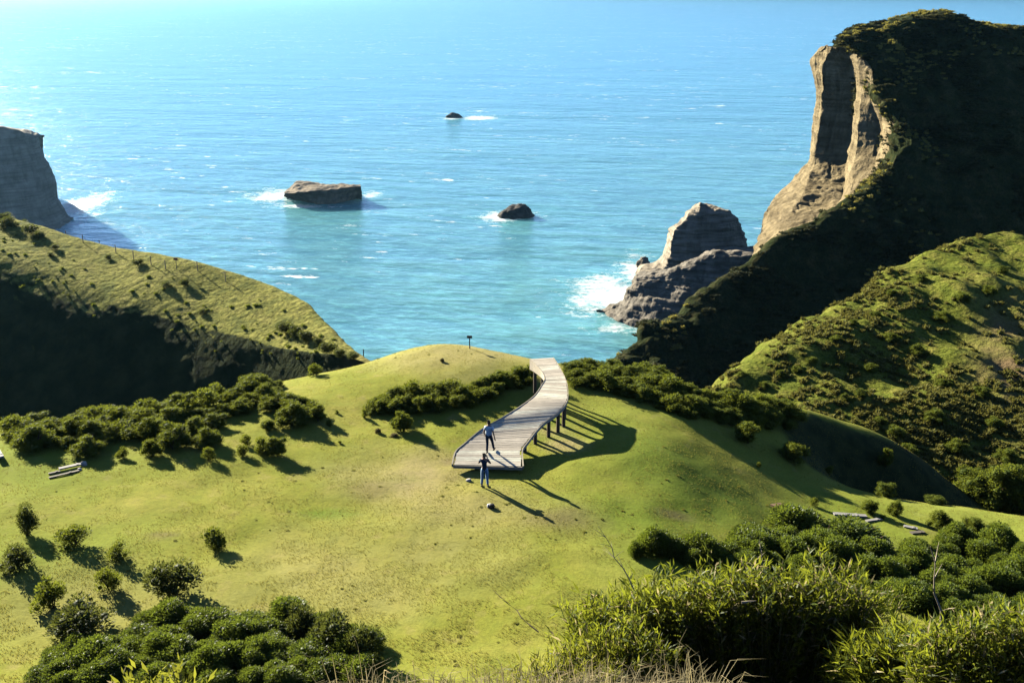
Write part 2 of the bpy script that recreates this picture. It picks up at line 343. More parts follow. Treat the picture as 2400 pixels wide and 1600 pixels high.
gs = np.gradient(ZZ, .4); slp = np.arctan(np.hypot(gs[0], gs[1])); SHADE = np.clip((slp - .47) / .08 + .5 * fbm(pts3, 2, 3, 8), 0, 1) * (XX > 12) * (YY > 46)  # dark tone on the steep gully flank, painted to deepen its shade
attr(gme, 'scrub', SHADE); attr(gme, 'dry', DRY); attr(gme, 'lush', LUSH); attr(gme, 'bare', BARE)
tag(link('ground', gme, M_meadow), 'yellow green grazed meadow with a spur falling away to the right', 'meadow', kind='structure')

# ------------------------------------------------------------------ hills
def rowP(l, off=(0, 0, 0)): return [P(*a) + np.array(off) for a in l]
def hill(name, rows, nu, nv, m, amp, sc, seed, lu=False, lv=False, extra=None, bare=None, scrub=None):  # scrub: mask for shade painted into the hill colour
    G = loft(rows, nu, nv, lu, lv); N = normals(G)
    if N[..., 2].mean() < 0: N = -N
    d = amp * fbm(G, sc, 5, seed)
    if extra is not None: d = d + extra(G)
    G = G + N * d[..., None]; o = gridobj(name, G, m)
    attr(o.data, 'bare', np.zeros(G.shape[:2]) if bare is None else bare(G)); attr(o.data, 'scrub', np.zeros(G.shape[:2]) if scrub is None else scrub(G)); return o, G
M_lhill = mat_hill('hillside_grass', (.12, .135, .035), (.22, .215, .05), (.26, .24, .07), .7, .45, .4)
Rr = [(-700, 380, 150), (-150, 470, 125), (0, 505, 118), (150, 550, 112), (280, 583, 108), (400, 605, 104), (540, 640, 100), (640, 675, 96), (715, 712, 91), (765, 760, 86), (815, 812, 81), (862, 843, 77), (930, 900, 74)]
Sr = [(-700, 540, 128), (-150, 570, 108), (0, 602, 104), (120, 640, 101), (250, 690, 97), (370, 707, 95), (480, 742, 92), (580, 775, 88), (660, 800, 85), (720, 818, 82), (780, 832, 79), (846, 852, 76), (915, 905, 73.3)]
V1 = [(-700, 960, 100), (-150, 950, 91), (0, 950, 89), (130, 945, 88), (250, 930, 87.5), (370, 905, 87.2), (480, 890, 85.5), (580, 875, 84), (660, 865, 82), (720, 862, 80), (780, 858, 78), (844, 862, 75.4), (912, 915, 72.7)]
R_, S_, V_ = rowP(Rr), rowP(Sr), rowP(V1)
SV = [s * .62 + v * .38 + np.array([0, -.3, .5]) for s, v in zip(S_, V_)]
M1 = [a * .5 + b * .5 + np.array([0, 0, .12]) for a, b in zip(R_, S_)]
lrows = [[p + (-10, 45, -72) for p in R_], [p + (-4, 14, -16) for p in R_], [p + (-.5, 2.0, -.9) for p in R_], R_, M1, S_, SV, V_, [p + (2, -9, -9) for p in V_], [p + (4, -24, -13) for p in V_]]
def lump(G): return .07 * np.clip(fbm(G, 2.2, 3, 31), 0, 2) + .04 * fbm(G, .7, 2, 33)
def lshade(G):                          # paints the steep face darker to deepen its shade
    sl_ = np.arccos(np.clip(abs(normals(G)[..., 2]), 0, 1)); return np.clip((sl_ - .56) / .08 + .35 * fbm(G, 3, 3, 35), 0, 1)
hl, GL = hill('hill', lrows, 330, 240, M_lhill, .14, 9, 21, extra=lump, scrub=lshade,
              bare=lambda G: np.clip(1.5 * (.35 + fbm(G, 3, 4, 44)), 0, 1) * np.clip((proj(G)[0] - 760) / 60, 0, 1) * .3)
tag(hl, 'grassy hill beyond the left thicket, sunlit crest over a dark shaded face', 'hill', kind='structure')

M_rhill = mat_hill('heath_grass', (.09, .115, .017), (.145, .162, .024), (.18, .165, .038), .8, .55, .45)
RR = [(1540, 985, 71), (1610, 930, 75), (1658, 903, 78), (1761, 822, 84), (1886, 760, 90), (2002, 693, 95), (2091, 635, 100), (2180, 588, 104), (2261, 565, 107), (2332, 557, 109), (2400, 559, 110), (2550, 572, 111), (3100, 640, 116)]
RM = [(1560, 1000, 69), (1620, 975, 71.5), (1690, 940, 74), (1790, 905, 76), (1890, 880, 78), (2000, 850, 80.5), (2090, 830, 82.5), (2190, 810, 84), (2280, 800, 85), (2350, 795, 85.5), (2430, 790, 86), (2560, 790, 87), (3100, 800, 92)]
RF = [(1600, 1050, 65.5), (1660, 1035, 66.5), (1740, 1035, 67), (1820, 1045, 66.5), (1900, 1060, 66), (2000, 1080, 65.5), (2100, 1120, 64.5), (2200, 1160, 63.5), (2290, 1190, 62.5), (2360, 1195, 62), (2430, 1195, 62), (2560, 1195, 62), (3100, 1190, 64)]
R2, Mm, F2 = rowP(RR), rowP(RM), rowP(RF)
rrows = [[p + (10, 30, -40) for p in R2], [p + (4, 8, -6) for p in R2], [p + (.6, 2, -.5) for p in R2], R2, [a * .5 + b * .5 + np.array([0, 0, .7]) for a, b in zip(R2, Mm)], Mm, [a * .5 + b * .5 + np.array([0, 0, .2]) for a, b in zip(Mm, F2)], F2, [p + (0, -5, -5) for p in F2]]
def gully(G):
    ph = G[..., 0] * .16 + G[..., 1] * .05 + .6 * fbm(G, 14, 2, 61)
    up = np.clip((G[..., 1] - 68) / 10, 0, 1)
    return up * (.22 * np.sin(ph * 6.28) + .7 * fbm(G, 9, 2, 66) - .7 * np.clip(-fbm(G, 8, 3, 62), 0, 1)) + .10 * fbm(G, 1.5, 3, 63)
def rbare(G):
    px, py, _ = proj(G)
    return np.clip(np.clip((px - 2230) / 120, 0, 1) * np.clip(1 - abs(py - 850) / 230, 0, 1) * .7 * (1 + .8 * fbm(G, 3, 3, 65)), 0, 1)
hr, GR = hill('hill', rrows, 330, 260, M_rhill, .4, 9, 51, extra=gully, bare=rbare)
tag(hr, 'bright green tussocky hill rising at the right edge in front of the headland', 'hill', kind='structure')

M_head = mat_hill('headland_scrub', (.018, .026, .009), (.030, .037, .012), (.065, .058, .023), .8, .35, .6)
T = [(1430, 862, 150), (1500, 800, 155), (1600, 722, 163), (1700, 652, 171), (1790, 585, 178), (1890, 525, 185), (1978, 480, 190), (2072, 400, 197), (2110, 300, 205), (2048, 215, 216), (2030, 140, 225), (1975, 92, 229), (2050, 64, 232), (2130, 40, 236), (2206, 38, 238), (2300, 56, 240), (2400, 63, 242), (2560, 70, 245), (3200, 120, 262)]
Mh = [(1450, 900, 147), (1530, 850, 150), (1640, 790, 157), (1750, 740, 164), (1850, 690, 170.5), (1950, 640, 177), (2050, 590, 182), (2150, 520, 189), (2190, 440, 195), (2180, 350, 205), (2160, 265, 213), (2150, 200, 217), (2190, 180, 219), (2260, 180, 221), (2310, 180, 223), (2380, 190, 225), (2460, 200, 227), (2620, 210, 230), (3250, 300, 246)]
Bh = [(1470, 940, 143), (1570, 920, 145), (1690, 900, 149), (1800, 850, 155), (1910, 800, 160), (2020, 750, 166), (2130, 700, 171), (2230, 650, 176), (2280, 600, 181), (2290, 540, 187), (2300, 490, 192), (2310, 450, 195), (2340, 420, 198), (2390, 400, 200), (2430, 400, 201), (2480, 400, 203), (2550, 400, 205), (2700, 410, 208), (3300, 460, 222)]
T_, Mh_, Bh_ = rowP(T), rowP(Mh), rowP(Bh)
back = []
for i, p in enumerate(T_):
    back.append(p + (np.array([-2, 8, -14]) if i < 7 else np.array([2, 10, -2]) if i < 12 else np.array([2, 14, -.5])))
back2 = [p + (np.array([-4, 16, -44]) if i < 7 else np.array([6, 30, -40])) for i, p in enumerate(T_)]
hrows = [back2, back, T_, [a * .55 + b * .45 + np.array([0, 0, .5]) for a, b in zip(T_, Mh_)], Mh_, Bh_, [p + (5, -14, -14) for p in Bh_], [p + (8, -45, -50) for p in Bh_]]
def ledges(G):
    px, py, _ = proj(G)
    band = np.clip(1 - abs(px - (2120 - .12 * (py - 300))) / 120, 0, 1) * (py > 60) * (py < 660)
    nose = np.clip(1 - abs(px - 1520) / 170, 0, 1) * (py > 680)
    edge = np.clip(1 - abs(px - (2130)) / 220, 0, 1) * (py < 140)
    ww = np.clip(band + nose * .8 + edge * .22, 0, 1)
    return ww * (3.2 * np.clip(fbm(G * np.array([.5, 1, 1.3]), 4.5, 3, 71) - .05, 0, 1.2)) + .35 * fbm(G, 2.2, 4, 72) - 1.6 * np.clip(.28 - np.abs(fbm(G * np.array([1, .5, .5]), 15, 3, 74)), 0, 1) * 2
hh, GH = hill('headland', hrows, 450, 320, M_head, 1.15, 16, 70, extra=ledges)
tag(hh, 'high headland at the right, its near face in deep shade', 'headland', kind='structure')

# ------------------------------------------------------------------ cliffs and rocks
M_cliff = mat_rock('sandstone_cliff', (.165, .125, .062), (.25, .195, .10), (.36, .285, .155), .8, .9, .9)
M_grey = mat_rock('grey_mudstone', (.25, .21, .15), (.34, .29, .21), (.45, .37, .26), 1.3, .8, .6)
M_dark = mat_rock('dark_wet_rock', (.05, .047, .042), (.09, .082, .07), (.17, .145, .11), .9, .8, .5)
def crow(*c): return rowP(c)
# each row from the hidden back, round the seaward edge, into the recess and out along the bright rib
cl = [
 crow((1938, 103, 242), (1930, 108, 238), (1945, 112, 235), (1985, 112, 231), (2000, 112, 229), (2012, 118, 228), (2025, 130, 227)),
 crow((1905, 147, 255), (1899, 148, 248), (1925, 162, 240), (1996, 165, 234.6), (2010, 150, 224), (2028, 158, 222), (2044, 170, 220)),
 crow((1918, 214, 255), (1911, 214, 248), (1924, 214, 240), (2003, 216, 235.1), (2018, 214, 223), (2035, 214, 220.5), (2052, 212, 216)),
 crow((1910, 290, 253), (1904, 290, 247), (1918, 290, 239), (1998, 290, 234.6), (2012, 290, 221), (2062, 300, 218), (2112, 300, 206)),
 crow((1902, 370, 251), (1896, 370, 245), (1909, 372, 237), (1984, 375, 232.6), (2001, 380, 217), (2052, 385, 213), (2094, 388, 199)),
 crow((1866, 418, 246), (1857, 420, 239), (1894, 420, 230), (1980, 425, 226.6), (1994, 430, 210), (2040, 425, 204), (2070, 405, 197)),
 crow((1830, 455, 238), (1822, 457, 231), (1880, 460, 220), (1972, 468, 217.6), (1984, 466, 201), (2015, 455, 197), (2045, 430, 194)),
 crow((1797, 500, 226), (1790, 502, 219), (1848, 505, 208), (1925, 510, 203), (1945, 503, 195), (1968, 492, 192), (1990, 480, 190.5)),
 crow((1786, 545, 213), (1779, 548, 206), (1815, 550, 196), (1862, 545, 190.5), (1885, 533, 188), (1900, 526, 187), (1930, 512, 187.5)),
 crow((1772, 600, 197), (1765, 603, 191), (1778, 602, 184), (1795, 592, 179.5), (1815, 575, 180), (1838, 560, 181.5), (1862, 545, 183)),
 crow((1758, 650, 193), (1752, 650, 187), (1765, 650, 181), (1790, 640, 176), (1815, 625, 176), (1840, 610, 178), (1862, 595, 179)),
]
G = loft(cl, 260, 340, True, False)
N = normals(G); 
if N[..., 0].mean() > 0: N = -N
d = .55 * fbm(G * np.array([1, 1, .4]), 6, 4, 81) - .8 * np.clip(.3 - np.abs(fbm(G * np.array([1, 1, .16]), 5, 3, 83)), 0, 1) + .22 * fbm(G * np.array([.2, .2, 1.5]), 2.2, 3, 85) + .12 * fbm(G, 1.2, 3, 86)
G = G + N * d[..., None]
tag(gridobj('cliff', G, M_cliff), 'tall tan sandstone cliff with sunlit ribs dropping from the headland to the sea', 'cliff', kind='structure')

lc = [
 crow((-330, 262, 408), (-160, 280, 411), (0, 297, 416), (30, 303, 418), (54, 308, 421), (80, 317, 427), (92, 322, 436), (70, 318, 450)),
 crow((-330, 330, 405), (-160, 330, 408), (0, 335, 413), (40, 340, 417), (70, 345, 422), (95, 350, 429), (104, 354, 437), (80, 350, 455)),
 crow((-330, 400, 402), (-160, 400, 405), (0, 400, 410), (50, 400, 415), (90, 402, 421), (116, 404, 429), (126, 408, 437), (100, 400, 458)),
 crow((-330, 460, 400), (-160, 460, 402), (0, 460, 407), (50, 462, 412), (95, 463, 418), (122, 463, 427), (134, 464, 435), (110, 455, 460)),
 crow((-330, 520, 396), (-160, 520, 398), (0, 520, 403), (50, 520, 408), (100, 515, 414), (140, 505, 424), (160, 500, 432), (120, 490, 462)),
 crow((-330, 580, 385), (-160, 580, 388), (0, 575, 392), (60, 570, 396), (110, 560, 402), (143, 545, 405), (170, 512, 431), (130, 495, 466)),
]
ltop = [[p + (-30, 60, -30) for p in lc[0]], [p + (-4, 14, -1.2) for p in lc[0]]]
G = loft(ltop + lc, 160, 140, True, True); N = normals(G)
if N[..., 1].mean() > 0: N = -N
G = G + N * (1.0 * fbm(G * np.array([1, 1, .6]), 9, 5, 91) + .45 * fbm(G * np.array([.15, .15, 1.6]), 2.4, 3, 92))[..., None]
tag(gridobj('cliff', G, M_grey), 'distant grey cliff standing in the sea at the left edge', 'cliff', kind='structure')

def rockloft(name, rows, nu, nv, m, amp, sc, seed, lu=True, lv=False, strat=.3):
    G = loft(rows, nu, nv, lu, lv); N = normals(G)
    if N[..., 1].mean() > 0: N = -N
    G = G + N * (amp * fbm(G, sc, 5, seed) + strat * fbm(G * np.array([.15, .15, 1.5]), 1.6, 3, seed + 1))[..., None]
    return gridobj(name, G, m, False)
M_ledge = mat_rock('brown_grey_mudstone', (.14, .125, .098), (.20, .178, .14), (.29, .245, .18), 1.0, .8, .6)
stack = empty('sea_stack', PZ(1600, 700, SEA))
tag(stack, 'pale grey sea stack with a pointed top rising from white surf below the headland', 'sea stack')
tw = [
 crow((1634, 478, 312), (1636, 479, 306), (1638, 477, 303), (1641, 477, 301), (1645, 484, 301), (1668, 493, 301), (1688, 485, 301), (1702, 492, 302), (1706, 494, 306)),
 crow((1612, 496, 313), (1614, 497, 307), (1622, 494, 302), (1640, 488, 300), (1652, 496, 300), (1668, 500, 300), (1690, 495, 300), (1712, 497, 302), (1716, 500, 308)),
 crow((1590, 520, 314), (1594, 520, 308), (1604, 518, 301), (1635, 520, 299), (1652, 520, 299), (1668, 520, 299), (1695, 518, 299), (1728, 514, 302), (1730, 518, 309)),
 crow((1566, 540, 314), (1570, 540, 308), (1580, 541, 300), (1630, 545, 298), (1652, 545, 298), (1668, 545, 298), (1700, 545, 298), (1739, 540, 302), (1742, 545, 310)),
 crow((1562, 570, 314), (1565, 570, 308), (1574, 571, 299), (1630, 575, 297), (1652, 575, 297), (1668, 575, 297), (1700, 575, 297), (1748, 570, 301), (1750, 575, 310)),
 crow((1552, 598, 314), (1556, 598, 307), (1570, 600, 298), (1630, 605, 296), (1652, 605, 296), (1668, 605, 296), (1705, 605, 296), (1754, 605, 300), (1757, 605, 310)),
 crow((1535, 612, 312), (1538, 612, 305), (1562, 622, 297), (1630, 635, 295), (1652, 635, 295), (1668, 635, 295), (1705, 635, 295), (1762, 635, 299), (1764, 635, 310)),
 crow((1498, 622, 308), (1505, 626, 302), (1542, 648, 295), (1600, 665, 293), (1652, 665, 293), (1668, 665, 293), (1705, 665, 293), (1770, 660, 297), (1772, 660, 308)),
 crow((1488, 640, 306), (1496, 660, 300), (1535, 690, 292), (1600, 700, 290), (1652, 700, 290), (1668, 700, 290), (1705, 700, 290), (1776, 690, 294), (1778, 690, 306)),
]
t_ = rockloft('tower', [[p * .5 + q * .5 + np.array([0, 3, -.4]) for p, q in zip(tw[0], tw[0][::-1])]] + tw, 220, 220, M_grey, .42, 3.2, 101, strat=.45)
t_.parent = stack; t_.matrix_parent_inverse = Matrix.Translation(-stack.location)
sW = crow((1388, 733, 297), (1390, 736, 293), (1420, 752, 287), (1465, 768, 280.5), (1514, 782, 275), (1600, 803, 270), (1700, 812, 267), (1790, 812, 267))
sM = crow((1394, 731, 297), (1396, 732, 293.5), (1440, 727, 290), (1488, 692, 287), (1535, 700, 283), (1610, 700, 279), (1690, 690, 277), (1785, 690, 276))
sT = crow((1396, 729, 297), (1400, 728, 294), (1456, 709, 292.5), (1489, 649, 291), (1560, 640, 289), (1622, 612, 287), (1672, 588, 286), (1780, 590, 285))
sB = crow((1394, 728, 299), (1402, 726, 298), (1470, 700, 300), (1498, 640, 305), (1565, 634, 303), (1628, 606, 301), (1676, 582, 300), (1782, 582, 300))
sB2 = [p + np.array([0, 12, -30]) for p in sB]
s_ = rockloft('ledge', [sB2, sB, sT, [a * .6 + b * .4 + np.array([0, -.6, 0]) for a, b in zip(sT, sM)], sM, sW, [p + np.array([0, -1, -3]) for p in sW]], 220, 190, M_ledge, .6, 3.5, 105, strat=.5)
s_.parent = stack; s_.matrix_parent_inverse = Matrix.Translation(-stack.location)

def sea_rock(label, cx, base_py, wpx, h, deep, m, seed, flat, skew=(0, 0), nseg=110):
    o = PZ(cx, base_py, SEA); _, _, dep = proj(o); W = wpx / FPX * float(dep)
    th = np.linspace(0, 2 * math.pi, nseg, endpoint=False); rows = []
    prof_ = [(1.06, -2.0), (1.03, 0), (1.0, .35 * h), (.96, .75 * h), (.90, .97 * h), (.60, h * 1.03), (.25, h), (.02, h)] if flat else [(1.1, -2), (1.02, 0), (.88, .4 * h), (.66, .72 * h), (.42, .93 * h), (.2, h), (.02, h)]
    for r, z in prof_:
        p = np.stack([np.sign(np.cos(th)) * abs(np.cos(th)) ** .75 * W / 2 * r, np.sign(np.sin(th)) * abs(np.sin(th)) ** .85 * deep / 2 * r + deep / 2, np.full(nseg, float(z))], -1)
        p[:, 2] += (skew[0] * p[:, 0] / W + skew[1] * (p[:, 1] / deep - .5)) * h * max(0, z) / h
        rows.append(p)
    G = cr(np.array(rows), 60, not flat or True)
    c_ = G.mean(axis=(0, 1)) * [1, 1, 0]; N = G - c_; N[..., 2] *= .4; N /= np.linalg.norm(N, axis=-1, keepdims=True) + 1e-6
    G = G + N * (.24 * h * fbm(G + seed * 7.7, h * .6, 5, seed) + .05 * W * fbm(G + seed * 3.1, W * .25, 3, seed + 2))[..., None]
    me = mesh_np('sea_rock', G.reshape(-1, 3), gridF(nseg, 60, True), False); ob = link('sea_rock', me, m); ob.location = o
    return tag(ob, label, 'rock', 'rocks standing in the sea')
M_islet = mat_rock('islet_rock', (.15, .125, .09), (.22, .18, .125), (.40, .31, .20), .9, .8, .5)
iw = [(664, 461), (672, 464), (684, 468), (715, 477), (745, 483), (787, 482), (812, 476), (830, 471), (850, 462)]
it_ = [(668, 455, -65.5), (674, 454, -65), (688, 453, -64), (721, 450, -63.3), (745, 446, -62.8), (787, 445, -63), (806, 440, -62.4), (828, 438, -62.2), (846, 438, -62.2)]
ib = [(671, 447, -65.5), (682, 437, -64), (697, 427, -63), (718, 425, -62.8), (739, 429, -63.2), (775, 433.5, -63.4), (808, 431, -62.6), (828, 432, -62.4), (844, 433, -62.4)]
I0 = [PZ(a, b, SEA - 1) for a, b in iw]; I1 = [PZ(a, b, z) for a, b, z in it_]; I2 = [PZ(a, b, z) for a, b, z in ib]
islet = rockloft('sea_rock', [[p + (-.3, .1, -1.5) for p in I0], I0, I1, [a * .5 + b * .5 + (0, 0, .25) for a, b in zip(I1, I2)], I2, [p + (0, 3, -9) for p in I2]], 170, 120, M_islet, .45, 3.0, 107, lv=True, strat=.5)
tag(islet, 'long flat-topped rock islet with a tan top and foam at its left end', 'rock', 'rocks standing in the sea')
sea_rock('small dark rounded rock awash in the sea right of the long islet', 1208, 513, 84, 4.6, 13, M_dark, 8, False, (.3, .1))
sea_rock('tiny far rock at the left end of a long white foam patch', 1064, 277, 38, 3.4, 9, M_dark, 12, False)
sea_rock('low outer rock at the foot of the sea stack, edged with foam', 1512, 630, 34, 3.0, 8, M_islet, 15, False)

# ------------------------------------------------------------------ sea
ang = np.linspace(0, 2 * math.pi, 96, endpoint=False); rad = np.array([40, 400, 1500, 5000, 15000, 60000.])
SV_ = np.stack([np.cos(ang)[None] * rad[:, None], np.sin(ang)[None] * rad[:, None] + 150, np.full((6, 96), SEA)], -1)
sme = mesh_np('sea', SV_.reshape(-1, 3), gridF(96, 6, True)[:, ::-1], True)
tag(link('sea', sme, mat_sea()), 'turquoise open sea with scattered white crests', 'sea', kind='structure')
# ------------------------------------------------------------------ boardwalk
def m_wood(name, c, var=.35, spec=.2, rough=.75):
    t = NT(name); g = t.n('NewGeometry'); rnd = g.outputs['Random Per Island']
    a = t.ramp(rnd, [(0, [x * (1 - var) for x in c]), (.5, c), (1, [min(.8, x * (1 + var)) for x in c])])
    tc = t.n('TexCoord').outputs['Object']; n = t.noise(2.2, 5, tc, .7, stretch=(1, 9, 9)); n2 = t.noise(.8, 4, tc)
    a = t.mix(t.ramp(n, [(.35, .7), (.55, 0)]), a, [x * .55 for x in c]); a = t.mix(t.ramp(n2, [(.36, .45), (.55, 0)]), a, [x * .5 for x in c])
    t.col(a); t.b.inputs['Roughness'].default_value = rough; t.b.inputs['Specular IOR Level'].default_value = spec; t.nrm(t.bump(n, .5, .02)); return t.m
M_deck = m_wood('weathered_decking', (.68, .60, .46)); M_post = m_wood('dark_timber', (.12, .095, .065)); M_edge = m_wood('pale_edge_board', (.50, .44, .32), .15)
Lp = [(1066, 1088), (1073, 1059), (1096, 1037), (1134, 1005), (1178.5, 979.5), (1223, 952), (1255, 927), (1271, 903), (1278, 887), (1272.5, 872), (1256, 852), (1244, 841)]
Rp = [(1220, 1092), (1218, 1059), (1232.7, 1033.7), (1264.6, 995.5), (1299.6, 970), (1318.8, 950.8), (1328, 931.7), (1328, 906), (1322, 884), (1314, 868), (1303, 849), (1295, 838)]
dz = [.34, .52, .78, 1.1, 1.42, 1.7, 1.92, 2.06, 2.14, 2.2, 2.25, 2.28]
for _ in range(8):                      # an even climb that eases off toward the far end
    LE = np.array([PZ(a, b, z) for (a, b), z in zip(Lp, dz)]); RE = np.array([PZ(a, b, z) for (a, b), z in zip(Rp, dz)])
    sg = np.concatenate([[0], np.cumsum(np.linalg.norm(np.diff((LE + RE) / 2, axis=0)[:, :2], axis=1))]); sg /= sg[-1]
    dz = list(.34 + 1.92 * sg ** .9 * (1 + .10 * np.sin(sg * math.pi)))
Cd = cr((LE + RE) / 2, 400); seg = np.concatenate([[0], np.cumsum(np.linalg.norm(np.diff(Cd, axis=0), axis=1))])
LEf, REf = cr(LE, 400), cr(RE, 400)
def deckpt(s, side):                    # s = metres along the walk, side -1..1
    k = np.interp(s, seg, np.arange(400)); i = int(min(k, 398)); f = k - i
    a = LEf[i] * (1 - f) + LEf[i + 1] * f; b = REf[i] * (1 - f) + REf[i + 1] * f
    return Vector(a * (1 - side) / 2 + b * (1 + side) / 2)
Ltot = float(seg[-1])
walk = empty('boardwalk', deckpt(0, 0) * 1.0); walk.location.z = 0
tag(walk, 'S-curved weathered wooden boardwalk on posts, climbing from the meadow toward the sea', 'boardwalk')
wi = Matrix.Translation(-walk.location)
def onwalk(o): o.parent = walk; o.matrix_parent_inverse = Matrix.Identity(4); return o
def W(p): return Vector(p) - walk.location
mb = MB(); npl = int(Ltot / .165)
for k in range(npl):
    s0 = Ltot * k / npl + .006; s1 = Ltot * (k + 1) / npl - .008
    j1, j2 = random.uniform(.0, .05), random.uniform(.0, .05); zz = random.uniform(-.004, .004); tw_ = random.uniform(-.002, .002)
    A, B, Cc, D = [W(deckpt(s0, -1 - j1)), W(deckpt(s0, 1 + j2)), W(deckpt(s1, 1 + j2)), W(deckpt(s1, -1 - j1))]
    top = [p + Vector((0, 0, zz + (tw_ if q in (1, 2) else -tw_))) for q, p in enumerate((A, B, Cc, D))]; bot = [p - Vector((0, 0, .05)) for p in top]
    mb.add(top + bot, [(0, 1, 2, 3), (7, 6, 5, 4), (0, 4, 5, 1), (1, 5, 6, 2), (2, 6, 7, 3), (3, 7, 4, 0)])
onwalk(mb.build('deck', M_deck))
for side, hs in ((-1, lambda u: .14 + .50 * max(0, (u - .72) / .28)), (1, lambda u: .16)):
    mb = MB(); n = 90; V = []
    for k in range(n):
        s = Ltot * k / (n - 1); p = W(deckpt(s, side * 1.06)); q = W(deckpt(s, side * 1.10)); h = hs(k / (n - 1))
        V += [p + Vector((0, 0, .02)), q + Vector((0, 0, .02)), q - Vector((0, 0, h)), p - Vector((0, 0, h))]
    F = [(4 * k + a, 4 * k + (a + 1) % 4, 4 * k + 4 + (a + 1) % 4, 4 * k + 4 + a) for k in range(n - 1) for a in range(4)] + [(3, 2, 1, 0), (4 * n - 4, 4 * n - 3, 4 * n - 2, 4 * n - 1)]
    mb.add(V, F); onwalk(mb.build('edge_board', M_edge))
mb = MB(); a, b = W(deckpt(0, -1.05)), W(deckpt(0, 1.05)); d = (b - a); M = Matrix.Translation((a + b) / 2 - Vector((0, .04, .10))) @ Matrix.Rotation(math.atan2(d.y, d.x), 4, 'Z')
mb.box(M, d.length, .045, .16); onwalk(mb.build('front_board', M_edge))
for sd in (-.55, .0, .55):
    mb = MB(); pts_ = [W(deckpt(s, sd)) - Vector((0, 0, .13)) for s in np.linspace(.05, Ltot - .05, 40)]; mb.tube(pts_, .06, 4); onwalk(mb.build('beam', M_post))
for s in np.linspace(1.2, Ltot - .35, 10):
    for sd in (-.86, .86):
        p = deckpt(s, sd); g = float(gz(p.x, p.y)) - .3; mb = MB(); mb.tube([W((p.x, p.y, g)), W((p.x, p.y, p.z - .06))], .10, 8); onwalk(mb.build('post', M_post))
    a, b = W(deckpt(s, -.95)), W(deckpt(s, .95)); mb = MB(); mb.tube([a - Vector((0, 0, .23)), b - Vector((0, 0, .23))], .07, 4); onwalk(mb.build('crossbeam', M_post))

# ------------------------------------------------------------------ people
def skin(name, verts, edges, radii, m, parent=None, root=0, sub=1):
    me = bpy.data.meshes.new(name); me.from_pydata([tuple(v) for v in verts], edges, []); me.update()
    o = bpy.data.objects.new(name, me); C.objects.link(o)
    md = o.modifiers.new('s', 'SKIN'); md.use_smooth_shade = True
    for i, r in enumerate(radii):
        sv = me.skin_vertices[0].data[i]; sv.radius = r if hasattr(r, '__len__') else (r, r); sv.use_root = (i == root)
    if sub: sm = o.modifiers.new('u', 'SUBSURF'); sm.levels = sub; sm.render_levels = sub
    dg = bpy.context.evaluated_depsgraph_get(); me2 = bpy.data.meshes.new_from_object(o.evaluated_get(dg))
    o.modifiers.clear(); o.data = me2; me2.name = name; bpy.data.meshes.remove(me)
    for p in me2.polygons: p.use_smooth = True
    me2.materials.clear(); me2.materials.append(m)
    if parent is not None: o.parent = parent
    return o
M_skin = m_flat('skin', (.34, .20, .13), .6, .3, .06); M_sole = m_flat('shoe_leather', (.03, .028, .025), .6, .3)
